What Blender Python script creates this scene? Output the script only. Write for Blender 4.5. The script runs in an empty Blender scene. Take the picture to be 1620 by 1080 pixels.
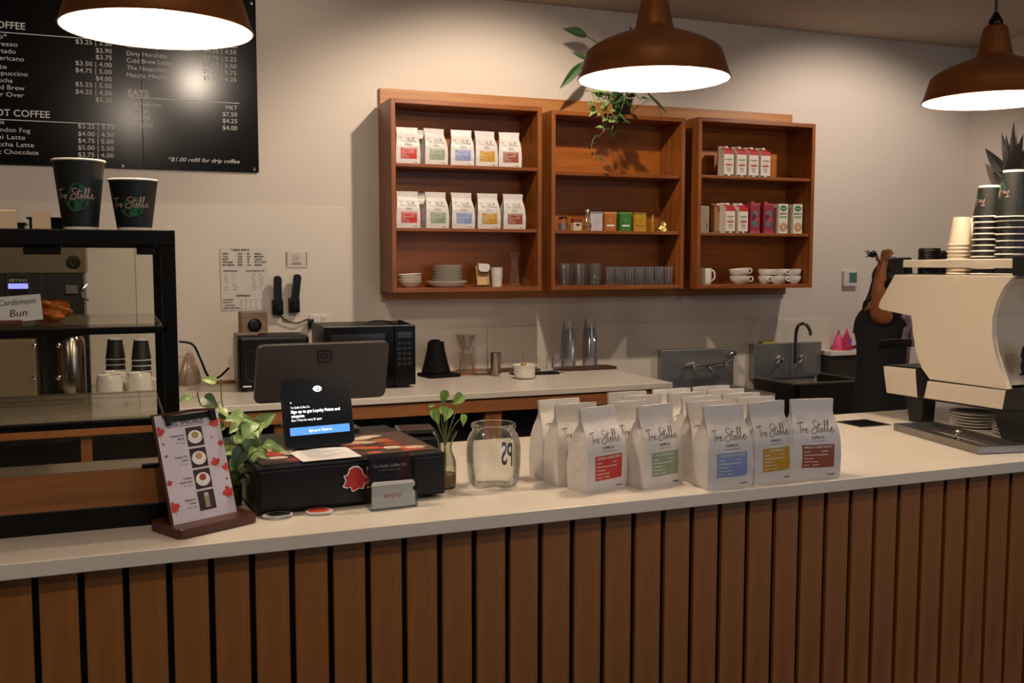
import bpy, bmesh, math, random
from mathutils import Vector, Matrix, noise
R = math.radians
# ------------------------------------------------------------ camera
F, CX, CY, EYE = 1575.0, 810.0, 540.0, 1.62
YAW, PITCH = R(21.8), R(-4.72)
fwd = Vector((math.sin(YAW)*math.cos(PITCH), math.cos(YAW)*math.cos(PITCH), math.sin(PITCH)))
rgt = Vector((math.cos(YAW), -math.sin(YAW), 0))
upv = rgt.cross(fwd)
cam = bpy.data.objects.new('camera', bpy.data.cameras.new('camera'))
bpy.context.scene.collection.objects.link(cam)
cam.data.sensor_width = 36; cam.data.lens = 35.0; cam.data.clip_start = .05
cam.matrix_world = Matrix(((rgt.x, upv.x, -fwd.x, 0), (rgt.y, upv.y, -fwd.y, 0), (rgt.z, upv.z, -fwd.z, EYE), (0, 0, 0, 1)))
bpy.context.scene.camera = cam
sc = bpy.context.scene
sc.view_settings.view_transform = 'Standard'; sc.view_settings.look = 'None'
sc.view_settings.exposure = 0.32; sc.view_settings.gamma = 1.0; sc.view_settings.use_curve_mapping = False
w = bpy.data.worlds.new('world'); sc.world = w; w.use_nodes = True
w.node_tree.nodes['Background'].inputs[0].default_value = (.55, .65, .85, 1)
w.node_tree.nodes['Background'].inputs[1].default_value = .25

def ray(x, y): return fwd*F + rgt*(x-CX) - upv*(y-CY)
def at(x, y, Y):                                  # point of the plane Y seen at a pixel
    r = ray(x, y); return Vector((0, 0, EYE)) + r*(Y/r.y)
def on(x, y, z):                                  # point of the height z seen at a pixel
    r = ray(x, y); return Vector((0, 0, EYE)) + r*((z-EYE)/r.z)
WALL, RIGHT, CEIL = 5.45, 5.66, 3.1
TOP, BACK = 1.07, .97                             # heights of the two worktops

# ------------------------------------------------------------ lights
def lamp(name, kind, loc, energy, col, size=.1, aim=None, spot=None, sy=None, blend=.5):
    d = bpy.data.lights.new(name, kind); o = bpy.data.objects.new(name, d); sc.collection.objects.link(o)
    o.location = loc; d.energy = energy; d.color = col
    if kind == 'AREA':
        d.size = size
        if sy: d.shape = 'RECTANGLE'; d.size_y = sy
    else: d.shadow_soft_size = size
    if kind == 'SPOT': d.spot_size = R(spot); d.spot_blend = blend
    if aim: o.rotation_euler = (Vector(aim)-Vector(loc)).to_track_quat('-Z', 'Y').to_euler()
    return o
WARM, COOL = (1, .82, .65), (.70, .80, 1)
lamp('ceiling_spotlight', 'SPOT', (1.9, 4.15, 3.02), 80, WARM, .03, (2.0, 5.3, 1.3), 120)
lamp('ceiling_spotlight', 'SPOT', (4.4, 4.15, 3.02), 62, (1, .84, .72), .03, (4.5, 5.3, 1.3), 120)
lamp('ceiling_spotlight', 'SPOT', (.667, 2.33, 3.04), 62, WARM, .06, (-.1, 5.4, 1.6), 75)
lamp('ceiling_spotlight', 'SPOT', (.2, .17, 3.04), 50, WARM, .08, (.3, 3.6, 1.4), 110)
lamp('ceiling_spotlight', 'SPOT', (-2.4, -.9, 3.04), 30, WARM, .06, (-.6, 2.0, .7), 100)
lamp('ceiling_spotlight', 'SPOT', (2.6, -.9, 3.04), 34, WARM, .06, (1.8, 2.0, .7), 100)
lamp('daylight', 'AREA', (3.65, -3.0, 1.7), 22, COOL, 3.0, (2.6, 2, 1.3), sy=2.0)

# ------------------------------------------------------------ materials
def lin(c): return tuple(((v/12.92) if v <= .04045 else ((v+.055)/1.055)**2.4) for v in c)
def hexc(h): return lin(tuple(int(h[i:i+2], 16)/255 for i in (0, 2, 4)))
MC = {}
def mat(name, col='808080', rough=.5, metal=0, bump=0, bscale=40, var=0, vscale=6, emit=0, spec=.5, coat=0, stretch=(1, 1, 1), col2=None, trans=0):
    if name in MC: return MC[name]
    m = bpy.data.materials.new(name); m.use_nodes = True; MC[name] = m
    nt = m.node_tree; b = nt.nodes['Principled BSDF']; c = hexc(col)
    b.inputs['Base Color'].default_value = (*c, 1); b.inputs['Roughness'].default_value = rough
    b.inputs['Metallic'].default_value = metal; b.inputs['Specular IOR Level'].default_value = spec
    b.inputs['Coat Weight'].default_value = coat; b.inputs['Coat Roughness'].default_value = .15
    b.inputs['Transmission Weight'].default_value = trans
    if emit: b.inputs['Emission Color'].default_value = (*c, 1); b.inputs['Emission Strength'].default_value = emit
    if bump or var or col2:
        tc = nt.nodes.new('ShaderNodeTexCoord'); mp = nt.nodes.new('ShaderNodeMapping'); mp.inputs['Scale'].default_value = stretch
        nt.links.new(tc.outputs['Object'], mp.inputs[0])
    if var or col2:
        n = nt.nodes.new('ShaderNodeTexNoise'); n.inputs['Scale'].default_value = vscale; n.inputs['Detail'].default_value = 5
        nt.links.new(mp.outputs[0], n.inputs['Vector'])
        r = nt.nodes.new('ShaderNodeValToRGB'); nt.links.new(n.outputs['Fac'], r.inputs[0])
        r.color_ramp.elements[0].position = .3; r.color_ramp.elements[1].position = .7
        c2 = hexc(col2) if col2 else tuple(max(0, v*(1-var)) for v in c)
        r.color_ramp.elements[0].color = (*c2, 1); r.color_ramp.elements[1].color = (*c, 1)
        nt.links.new(r.outputs[0], b.inputs['Base Color'])
    if bump:
        n = nt.nodes.new('ShaderNodeTexNoise'); n.inputs['Scale'].default_value = bscale; n.inputs['Detail'].default_value = 4
        nt.links.new(mp.outputs[0], n.inputs['Vector'])
        bp = nt.nodes.new('ShaderNodeBump'); bp.inputs['Strength'].default_value = bump; bp.inputs['Distance'].default_value = .01
        nt.links.new(n.outputs['Fac'], bp.inputs['Height']); nt.links.new(bp.outputs[0], b.inputs['Normal'])
    return m
def glass(name, col='ffffff', fac=.12, rough=.02, body=0, bcol='ffffff'):
    """thin clear sheet: mostly see-through, glossy at grazing angles"""
    if name in MC: return MC[name]
    m = bpy.data.materials.new(name); m.use_nodes = True; MC[name] = m; nt = m.node_tree
    nt.nodes.remove(nt.nodes['Principled BSDF']); out = nt.nodes['Material Output']
    t = nt.nodes.new('ShaderNodeBsdfTransparent'); t.inputs[0].default_value = (*hexc(col), 1)
    g = nt.nodes.new('ShaderNodeBsdfGlossy'); g.inputs['Roughness'].default_value = rough; g.inputs[0].default_value = (1, 1, 1, 1)
    lw = nt.nodes.new('ShaderNodeLayerWeight'); lw.inputs[0].default_value = .12+fac*.6
    mx = nt.nodes.new('ShaderNodeMath'); mx.operation = 'MULTIPLY_ADD'; mx.inputs[1].default_value = .7; mx.inputs[2].default_value = fac*.12
    nt.links.new(lw.outputs['Fresnel'], mx.inputs[0])
    s = nt.nodes.new('ShaderNodeMixShader'); nt.links.new(mx.outputs[0], s.inputs[0])
    last = t
    if body:
        d = nt.nodes.new('ShaderNodeBsdfDiffuse'); d.inputs[0].default_value = (*hexc(bcol), 1)
        s2 = nt.nodes.new('ShaderNodeMixShader'); s2.inputs[0].default_value = body
        nt.links.new(t.outputs[0], s2.inputs[1]); nt.links.new(d.outputs[0], s2.inputs[2]); last = s2
    nt.links.new(last.outputs[0], s.inputs[1]); nt.links.new(g.outputs[0], s.inputs[2]); nt.links.new(s.outputs[0], out.inputs[0])
    return m
def wood(name, a='808080', b='606060', axis='x', scale=1.0, rough=.45, coat=0, bump=.08):
    if name in MC: return MC[name]
    st = {'x': (1.2, 14, 14), 'y': (14, 1.2, 14), 'z': (14, 14, 1.2)}[axis]
    return mat(name, a, rough, col2=b, vscale=2.6*scale, stretch=st, bump=bump, bscale=6*scale, coat=coat)

WHITE = mat('white_ceramic', 'e6e0d6', .22, coat=.3)
PAPER = mat('white_paper', 'dcd8d4', .75)
BLACK = mat('black_plastic', '0a090a', .35, spec=.25)
MATTE = mat('matte_black', '080707', .7, spec=.15)
STEEL = mat('brushed_steel', '8f8c88', .3, 1, bump=.04, bscale=30, stretch=(1, 20, 20))
CHROME = mat('chrome', 'd8d4d0', .08, 1)
CLEAR = glass('clear_glass', 'fbfcfb', .16, .02, .02, 'e0e0dc')
CUPCLEAR = glass('clear_plastic', 'ffffff', .30, .05, .04, 'f0ecec')
ACRYLIC = glass('clear_acrylic', 'eef0f0', .14, .03)
INK = mat('dark_ink', '221a18', .7)
PRINTW = mat('white_print', 'e8e4e0', .6)
QUARTZ = mat('white_quartz', 'ddd2c4', .3, var=.07, vscale=9, coat=.15)

# ------------------------------------------------------------ geometry builder
TXT = {}
def txt_mesh(s, shear=0, bold=0):
    k = (s, shear, bold)
    if k not in TXT:
        cu = bpy.data.curves.new('t', 'FONT'); cu.body = s; cu.size = 1; cu.shear = shear; cu.offset = bold; cu.resolution_u = 3
        o = bpy.data.objects.new('t', cu); me = bpy.data.meshes.new_from_object(o)
        vs = [(v.co.x, v.co.y) for v in me.vertices]; fs = [tuple(p.vertices) for p in me.polygons]
        bpy.data.objects.remove(o); bpy.data.curves.remove(cu); bpy.data.meshes.remove(me)
        TXT[k] = (vs, fs)
    return TXT[k]
def catmull(pts, n=5):
    if len(pts) < 3: return [Vector(p) for p in pts]
    P = [Vector(p) for p in pts]; P = [2*P[0]-P[1]] + P + [2*P[-1]-P[-2]]; o = []
    for i in range(1, len(P)-2):
        for k in range(n):
            t = k/n; a, b, c, d = P[i-1:i+3]
            o.append(.5*((2*b)+(c-a)*t+(2*a-5*b+4*c-d)*t*t+(3*b-a-3*c+d)*t**3))
    o.append(P[-2]); return o
class G:
    def __init__(s): s.bm = bmesh.new(); s.m = []
    def mi(s, m):
        if m not in s.m: s.m.append(m)
        return s.m.index(m)
    def raw(s, vs, fs, m, X=None, smooth=True):
        i = s.mi(m); bv = [s.bm.verts.new((X @ Vector(v)) if X else v) for v in vs]
        for f in fs:
            try: q = s.bm.faces.new([bv[k] for k in f]); q.material_index = i; q.smooth = smooth
            except ValueError: pass
        return s
    def box(s, c, d, m, bev=0, X=None, seg=2, rz=0, taper=None):
        t = bmesh.new(); bmesh.ops.create_cube(t, size=1)
        for v in t.verts: v.co = Vector((v.co.x*d[0], v.co.y*d[1], v.co.z*d[2]))
        if taper:
            for v in t.verts:
                if v.co.z > 0: v.co.x *= taper; v.co.y *= taper
        if bev: bmesh.ops.bevel(t, geom=t.edges[:], offset=bev, segments=seg, affect='EDGES', profile=.5)
        M = Matrix.Translation(c) @ Matrix.Rotation(rz, 4, 'Z')
        if X: M = X @ M
        t.verts.index_update(); s.raw([M @ v.co for v in t.verts], [[v.index for v in f.verts] for f in t.faces], m, None, max(d) < .09 and bev >= .004); t.free(); return s
    def lo(s, a, b, m, bev=0, X=None): 
        return s.box([(a[i]+b[i])/2 for i in range(3)], [abs(b[i]-a[i]) for i in range(3)], m, bev, X)
    def lathe(s, prof, m, n=32, c=(0, 0, 0), X=None, flute=0, fa=.03):
        vs, fs = [], []; k = len(prof)
        for i in range(n):
            a = 2*math.pi*i/n
            w_ = 1+(fa*math.cos(flute*a) if flute else 0)
            for r, z in prof: vs.append((c[0]+r*w_*math.cos(a), c[1]+r*w_*math.sin(a), c[2]+z))
        for i in range(n):
            j = (i+1) % n
            for q in range(k-1): fs.append((i*k+q, j*k+q, j*k+q+1, i*k+q+1))
        s.raw(vs, fs, m, X)
        for q in (0, k-1):
            if prof[q][0] > 1e-5 and prof[q][0] < .0: pass
        return s
    def prism(s, poly, h, m, X=None, bev=0):
        n = len(poly); t = bmesh.new()
        a = [t.verts.new((p[0], p[1], 0)) for p in poly]; b = [t.verts.new((p[0], p[1], h)) for p in poly]
        t.faces.new(a[::-1]); t.faces.new(b)
        for i in range(n): t.faces.new((a[i], a[(i+1) % n], b[(i+1) % n], b[i]))
        if bev: bmesh.ops.bevel(t, geom=t.edges[:], offset=bev, segments=2, affect='EDGES', profile=.5)
        t.verts.index_update(); s.raw([v.co.copy() for v in t.verts], [[v.index for v in f.verts] for f in t.faces], m, X, False); t.free(); return s
    def tube(s, pts, r, m, n=8, smooth=True, X=None, k=4):
        P = catmull(pts, k) if smooth else [Vector(p) for p in pts]
        rr = (lambda t: r) if not callable(r) else r
        vs, fs = [], []; N = len(P); up = Vector((0, 0, 1))
        for i, p in enumerate(P):
            d = (P[min(i+1, N-1)]-P[max(i-1, 0)]).normalized()
            if abs(d.dot(up)) > .95: up = Vector((1, 0, 0)) if abs(d.x) < .9 else Vector((0, 1, 0))
            x = d.cross(up).normalized(); y = d.cross(x).normalized(); up = y if False else up
            q = rr(i/(N-1))
            for a in range(n): vs.append(p + x*q*math.cos(2*math.pi*a/n) + y*q*math.sin(2*math.pi*a/n))
        for i in range(N-1):
            for a in range(n): fs.append((i*n+a, i*n+(a+1) % n, (i+1)*n+(a+1) % n, (i+1)*n+a))
        fs.append(tuple(range(n))[::-1]); fs.append(tuple((N-1)*n+a for a in range(n)))
        return s.raw(vs, fs, m, X)
    def sheet(s, fn, nu, nv, m, X=None, closed=False):
        vs = [fn(i/nu, j/nv) for j in range(nv+1) for i in range(nu+1)]
        fs = [(j*(nu+1)+i, j*(nu+1)+i+1, (j+1)*(nu+1)+i+1, (j+1)*(nu+1)+i) for j in range(nv) for i in range(nu)]
        return s.raw(vs, fs, m, X)
    def text(s, st, x, y, size, m, fn=None, align='l', width=None, shear=0, bold=0, X=None):
        vs, fs = txt_mesh(st, shear, bold)
        if not vs: return s
        x0 = min(v[0] for v in vs); x1 = max(v[0] for v in vs); k = size
        kx = width/(x1-x0) if width else k
        W = (x1-x0)*kx; ox = {'l': x, 'c': x-W/2, 'r': x-W}[align]
        fn = fn or (lambda a, b: (a, 0, b))
        return s.raw([fn(ox+(v[0]-x0)*kx, y+v[1]*k) for v in vs], fs, m, X)
    def ribbon(s, pts, wd, m, fn=None, X=None, k=4):
        P = catmull([(p[0], p[1], 0) for p in pts], k); fn = fn or (lambda a, b: (a, 0, b)); vs, fs = [], []
        for i, p in enumerate(P):
            d = (P[min(i+1, len(P)-1)]-P[max(i-1, 0)]); d = d.normalized() if d.length > 0 else Vector((1, 0, 0))
            nn = Vector((-d.y, d.x, 0))*wd/2
            vs += [fn(p.x+nn.x, p.y+nn.y), fn(p.x-nn.x, p.y-nn.y)]
        fs = [(2*i, 2*i+1, 2*i+3, 2*i+2) for i in range(len(P)-1)]
        return s.raw(vs, fs, m, X)
    def rect(s, x0, y0, x1, y1, m, fn=None, nu=1, nv=1, X=None):
        fn = fn or (lambda a, b: (a, 0, b))
        return s.sheet(lambda u, v: fn(x0+(x1-x0)*u, y0+(y1-y0)*v), nu, nv, m, X)
    def blob(s, poly, m, fn=None, X=None):
        fn = fn or (lambda a, b: (a, 0, b))
        return s.raw([fn(*p) for p in poly], [tuple(range(len(poly)))], m, X)
    def mesh(s, name, sharp=38, fix=True):
        me = bpy.data.meshes.new(name)
        if fix: bmesh.ops.recalc_face_normals(s.bm, faces=s.bm.faces[:])
        fl_ = [f.smooth for f in s.bm.faces]; s.bm.to_mesh(me); s.bm.free()
        for m in s.m: me.materials.append(m)
        me.set_sharp_from_angle(angle=R(sharp)); me.polygons.foreach_set('use_smooth', fl_); return me
    def obj(s, name, parent=None, loc=(0, 0, 0), rz=0, label=None, cat=None, group=None, kind=None, sharp=38, fix=True):
        o = bpy.data.objects.new(name, s.mesh(name, sharp, fix)); sc.collection.objects.link(o)
        o.location = loc; o.rotation_euler.z = rz
        if parent: o.parent = parent
        tag(o, label, cat, group, kind); return o
def tag(o, label=None, cat=None, group=None, kind=None):
    if label: o['label'] = label
    if cat: o['category'] = cat
    if group: o['group'] = group
    if kind: o['kind'] = kind
    return o
def thing(name, label, cat, loc=(0, 0, 0), rz=0, group=None):
    o = bpy.data.objects.new(name, None); sc.collection.objects.link(o); o.empty_display_size = .05
    o.location = loc; o.rotation_euler = (0, 0, rz); return tag(o, label, cat, group)
def dup(o, loc=None, rz=None, label=None, group=None, parent=None, scale=None):
    c = o.copy(); sc.collection.objects.link(c)
    if parent: c.parent = parent
    if loc is not None: c.location = loc
    if rz is not None: c.rotation_euler = (0, 0, rz)
    if scale: c.scale = (scale,)*3 if not isinstance(scale, tuple) else scale
    tag(c, label, None, group)
    for ch in list(o.children): dup(ch, parent=c)
    return c
class Maker:
    """first call uses the thing itself, later calls copy it"""
    def __init__(s, fn): s.fn = fn; s.o = None
    def __call__(s, loc, rz=0, label=None, group=None, scale=None, rot=None):
        if s.o is None: o = s.o = s.fn(); s.free = o; tag(o, label, None, group); o.location = loc; o.rotation_euler = (0, 0, rz); 
        else: o = dup(s.o, loc, rz, label, group)
        o.scale = (1, 1, 1) if not scale else ((scale,)*3 if not isinstance(scale, tuple) else scale)
        if group is None and 'group' in o: del o['group']
        if rot: o.rotation_euler = rot
        return o
def arc(cx, cy, r, a0, a1, n=8): return [(cx+r*math.cos(R(a0+(a1-a0)*i/n)), cy+r*math.sin(R(a0+(a1-a0)*i/n))) for i in range(n+1)]
def rrect(w, h, r, n=5, cx=0, cy=0):
    return arc(cx+w/2-r, cy+h/2-r, r, 0, 90, n)+arc(cx-w/2+r, cy+h/2-r, r, 90, 180, n)+arc(cx-w/2+r, cy-h/2+r, r, 180, 270, n)+arc(cx+w/2-r, cy-h/2+r, r, 270, 360, n)
FRONT = Matrix.Rotation(R(90), 4, 'X')     # local xy drawing plane -> facing -Y, extruding toward the viewer
# handwriting used on the packaging: "Tre Stelle" in a 1 x .3 box
SCRIPT = [[(.02, .24), (.10, .27), (.20, .27)], [(.12, .27), (.10, .15), (.08, .02)],
          [(.15, .13), (.155, .05)], [(.155, .10), (.18, .13), (.21, .12)], [(.22, .08), (.26, .10), (.27, .13), (.24, .12), (.225, .07), (.25, .04), (.30, .07)],
          [(.55, .27), (.50, .30), (.44, .26), (.45, .20), (.52, .15), (.51, .06), (.44, .01), (.37, .04), (.42, .12), (.56, .17)],
          [(.60, .28), (.57, .14), (.56, .04), (.60, .06)], [(.53, .20), (.66, .22)],
          [(.61, .08), (.65, .10), (.665, .13), (.63, .12), (.62, .06), (.65, .04), (.70, .10)],
          [(.70, .10), (.76, .24), (.77, .30), (.74, .28), (.72, .12), (.73, .04), (.78, .10)],
          [(.78, .10), (.83, .24), (.85, .30), (.82, .28), (.795, .12), (.81, .04), (.86, .08)],
          [(.86, .08), (.90, .10), (.92, .14), (.89, .13), (.875, .06), (.91, .03), (.98, .09)]]
def script(g, x, y, wd, m, fn, st=.012):
    for s in SCRIPT: g.ribbon([(x+p[0]*wd, y+p[1]*wd) for p in s], wd*st*1.15, m, fn, k=3)
# ------------------------------------------------------------ room shell
PLASTER = mat('cream_plaster', 'd0c5b8', .75, bump=.15, bscale=60)
CEILM = mat('ceiling_paint', 'b5a797', .9, bump=.1, bscale=50)
FLOORM = mat('grey_concrete_floor', '5c554e', .5, var=.2, vscale=2)
XL, YF = -3.6, -3.2
def wall(name, a, b, m):
    return G().lo(a, b, m).obj(name, kind='structure')
wall('wall_back', (XL, WALL, 0), (RIGHT+.12, WALL+.12, CEIL), PLASTER)
wall('wall_right', (RIGHT, YF, 0), (RIGHT+.12, WALL, CEIL), PLASTER)
wall('wall_left', (XL-.12, YF, 0), (XL, WALL, CEIL), PLASTER)
wall('floor', (XL, YF, -.1), (RIGHT, WALL, 0), FLOORM)
wall('ceiling', (XL, YF, CEIL), (RIGHT, WALL, CEIL+.1), CEILM)
g = G()
for a, b in (((XL, YF-.12, 0), (2.0, YF, CEIL)), ((5.3, YF-.12, 0), (RIGHT, YF, CEIL)), ((2.0, YF-.12, 0), (5.3, YF, .6)), ((2.0, YF-.12, 2.8), (5.3, YF, CEIL))): g.lo(a, b, PLASTER)
g.obj('wall_front', kind='structure')
# wipe-down wall panels
PANEL = mat('cream_wall_panel', 'd6cbbb', .4, bump=.03, bscale=80)
ax = at(550, 400, WALL).x; az = at(550, 328, WALL).z; bx = at(1311, 520, WALL).x; bz = at(1311, 503, WALL).z
mx_ = at(770, 500, WALL).x
g = G(); g.lo((XL, WALL-.006, .0), (ax-1.1, WALL, az), PANEL, .002); g.lo((ax-1.097, WALL-.006, 0), (ax, WALL, az), PANEL, .002)
g.obj('trim_1', kind='structure')
g = G(); g.lo((ax+.003, WALL-.006, 0), (mx_-.002, WALL, bz), PANEL, .002); g.lo((mx_+.002, WALL-.006, 0), (bx, WALL, bz), PANEL, .002)
g.obj('trim_2', kind='structure')

# ------------------------------------------------------------ front bar
SLAT = wood('slat_wood', '96602a', '7e4a1c', 'z', .8, .5, bump=.03)
YS = 2.015
t = thing('service_bar', 'slatted wooden front of the long service bar under the white worktop', 'counter', (1.2, YS, 0))
G().lo((-2.2, .012, 0), (1.75, .03, 1.04), MATTE).obj('backing_board', t)
G().lo((-2.2, .03, 0), (1.75, .05, 1.04), MATTE).obj('frame', t)
gaps = [54, 127.6, 197, 265.6, 330.7, 395, 459, 519, 578, 636, 691.7, 746, 799.3, 850.7, 901.3, 950.3, 998, 1045, 1090.7, 1136.7, 1179.3, 1221.7, 1263.3, 1304, 1344.3, 1383.7, 1421.7, 1459, 1494, 1529.3, 1565, 1600]
xa = at(54, 905, YS).x; xb = at(1600, 748, YS).x; pit = (xb-xa)/31
slatme = G().lo((-pit/2+.006, 0, .04), (pit/2-.006, .012, 1.038), SLAT, .0015).mesh('slat')
for i in range(-7, 35):
    o = bpy.data.objects.new('slat', slatme); sc.collection.objects.link(o); o.parent = t; o.location = (xa+(i+.5)*pit-1.2, 0, 0)
g = G()
hx0, hx1, hy0, hy1 = 2.262, 2.39, 2.575, 2.70      # knock hole in the stone
X0, X1, Y0, Y1 = -1.1, 3.1, 1.975, 2.83
g.lo((X0, Y0, 1.04), (X1, hy0, TOP), QUARTZ, .002); g.lo((X0, hy1, 1.04), (X1, Y1, TOP), QUARTZ, .002)
g.lo((X0, hy0-.002, 1.0402), (hx0, hy1+.002, TOP-.0001), QUARTZ); g.lo((hx1, hy0-.002, 1.0402), (X1, hy1+.002, TOP-.0001), QUARTZ)
t = g.obj('countertop', label='white quartz worktop of the long front service bar', cat='countertop')
g = G(); g.lo((hx0, hy0, .93), (hx0+.003, hy1, TOP+.002), STEEL); g.lo((hx1-.003, hy0, .93), (hx1, hy1, TOP+.002), STEEL); g.lo((hx0, hy0, .93), (hx1, hy0+.003, TOP+.002), STEEL); g.lo((hx0, hy1-.003, .93), (hx1, hy1, TOP+.002), STEEL); g.lo((hx0, hy0, .925), (hx1, hy1, .93), MATTE)
g.obj('knock_bin', label='square steel-lined knock hole set in the front worktop beside the drip tray', cat='knock box')
# barista side carcass
g = G(); g.lo((-1.1, 2.62, 0), (2.2, 2.78, 1.04), MATTE); g.lo((2.45, 2.74, 0), (3.08, 2.78, 1.04), MATTE)
g.obj('counter_carcass', label='black carcass of the service bar on the barista side', cat='counter')

# ------------------------------------------------------------ back counter
RAIL = wood('pine_rail', 'b0713a', '8f5426', 'x', 1, .5)
bxr = 2.735; byf = 4.545
G().lo((-1.4, byf, BACK-.03), (bxr, WALL-.007, BACK), QUARTZ, .003).obj('countertop', label='white quartz worktop of the back counter along the wall', cat='countertop')
t = thing('back_bench', 'pine frame carrying the white back worktop', 'counter', (0, byf, 0))
G().lo((-1.4, .03, .868), (bxr-.05, .07, .93), RAIL, .002).obj('rail', t)
for px in (135, 443, 777, 790, ):
    q = at(px, 660, byf+.05)
    G().lo((q.x-.022, .075, 0), (q.x+.022, .115, .868), wood('pine_post', 'a86a34', '864d22', 'z')).obj('post', t)
G().lo((-1.4, .07, .91), (bxr-.05, .88, .938), MATTE).obj('underlay', t)
G().lo((-1.38, byf+.3, 0), (.62, WALL-.01, .86), mat('dark_fridge', '141110', .35)).obj('undercounter_fridge', label='dark undercounter fridge beneath the left half of the back worktop', cat='fridge')
G().lo((.66, byf+.3, 0), (2.6, WALL-.01, .86), mat('dark_fridge')).obj('undercounter_fridge', label='dark undercounter fridge beneath the right half of the back worktop', cat='fridge')

# ------------------------------------------------------------ wall cabinets
CW = wood('stained_cabinet_wood', '945320', '70390f', 'x', 1, .38)
CWV = wood('stained_cabinet_wood_upright', '965722', '743c12', 'z', 1, .38)
CBK = wood('stained_cabinet_back', 'b0641a', '8f4c10', 'x', .7, .4)
PLK = wood('pine_plank', 'b87f45', '9a6430', 'x', .8, .5)
CY0, CY1 = 5.16, 5.425
def onY(x, y): p = at(x, y, CY0); return p.x, p.z
pz = at(598, 140, WALL).z; px0 = at(598, 140, WALL).x+.003; px1 = at(1250, 182, WALL).x
G().lo((px0, CY1, pz-.14), (px1, WALL-.0005, pz), PLK, .002).obj('mounting_plank', label='pale pine mounting plank along the top of the wall cabinets', cat='plank')
pz2 = at(600, 475, WALL).z
G().lo((px0, CY1, pz2), (at(1240, 457, WALL).x, WALL-.0065, pz2+.14), PLK, .002).obj('mounting_plank', label='pine mounting plank along the bottom of the wall cabinets', cat='plank')
CABS = []
def cabinet(x0, x1, z0, z1, shelves, label):
    t = thing('wall_cabinet', label, 'cabinet', (x0, CY0, z0), 0, 'open wooden wall cabinets')
    W, H, D, T = x1-x0, z1-z0, CY1-CY0, .024
    G().lo((0, 0, 0), (T, D, H), CWV, .0015).obj('side_panel', t); G().lo((W-T, 0, 0), (W, D, H), CWV, .0015).obj('side_panel', t)
    G().lo((T, .001, H-T), (W-T, D, H-.0005), CW, .0015).obj('top_panel', t); G().lo((T, .001, .0005), (W-T, D, T), CW, .0015).obj('bottom_panel', t)
    G().lo((T, D-.01, T), (W-T, D, H-T), CBK).obj('back_panel', t)
    for s in shelves: G().lo((T, .012, s-z0-.018), (W-T, D-.01, s-z0), CW, .0015).obj('shelf', t)
    CABS.append((x0, x1, z0+T, shelves)); return t
z0, z1 = 1.442, 2.463
c1 = cabinet(onY(618, 155)[0], onY(857.6, 172)[0], z0, z1, [onY(628, 257)[1], onY(628, 359.8)[1]], 'left wall cabinet holding bagged coffee, plates and bowls')
c2 = cabinet(onY(873, 176)[0], onY(1085, 187)[0], z0+.002, z1-.012, [onY(885, 271)[1], onY(882, 364)[1]], 'middle wall cabinet holding tea boxes and drinking glasses')
c3 = cabinet(onY(1106, 185)[0], onY(1291, 196)[0], z0-.001, z1, [onY(1111, 276)[1], onY(1111, 367.5)[1]], 'right wall cabinet holding milk cartons and cups')
S1 = [CABS[0][3][0], CABS[0][3][1], CABS[0][2]]; S2 = [CABS[1][3][0], CABS[1][3][1], CABS[1][2]]; S3 = [CABS[2][3][0], CABS[2][3][1], CABS[2][2]]

# ------------------------------------------------------------ pendants
COPPER = mat('aged_copper', 'a0653a', .34, .85, bump=.02, bscale=20)
ENAMEL = mat('white_enamel', 'f4efe6', .3)
BULB = mat('lit_bulb', 'ffe8cc', .5, emit=430)
outer = [(.2, 0), (.202, .003), (.197, .012), (.187, .045), (.178, .072), (.168, .082), (.14, .098), (.10, .114), (.065, .126), (.052, .134), (.049, .142), (.035, .213), (.031, .220), (.018, .226), (.0, .227)]
inner = [(.198, .001), (.193, .014), (.184, .045), (.174, .07), (.162, .08), (.135, .094), (.095, .11), (.05, .125), (.0, .128)]
def pendant():
    t = thing('pendant_lamp', None, 'pendant lamp', group='copper pendant lamps over the bar')
    G().lathe(outer, COPPER, 64).obj('shade', t, fix=False)
    G().lathe(inner, ENAMEL, 64).obj('enamel_lining', t, label='white enamel lining', fix=False)
    G().lathe([(0, .226), (.02, .226), (.021, .235), (.012, .25), (.007, .262), (0, .262)], BLACK, 24).obj('cord_grip', t, label='black cord grip')
    G().tube([(0, 0, .26), (0, 0, CEIL-2.1-.02)], .004, BLACK, 8, False).obj('cord', t)
    G().lathe([(0, CEIL-2.1-.024), (.05, CEIL-2.1-.02), (.06, CEIL-2.1)], COPPER, 32).obj('ceiling_rose', t)
    G().lathe([(0, .045), (.016, .048), (.029, .062), (.031, .076), (.025, .092), (.014, .106), (.013, .125)], BULB, 20).obj('bulb', t)
    return t
PL = Maker(pendant)
PL((.107, 2.33, 2.112), label='left copper pendant lamp hanging in front of the menu board')
PL((1.345, 2.353, 2.092), label='copper pendant lamp hanging in front of the middle wall cabinet')
PL((2.485, 2.30, 2.096), label='right copper pendant lamp hanging above the espresso machine')

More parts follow.
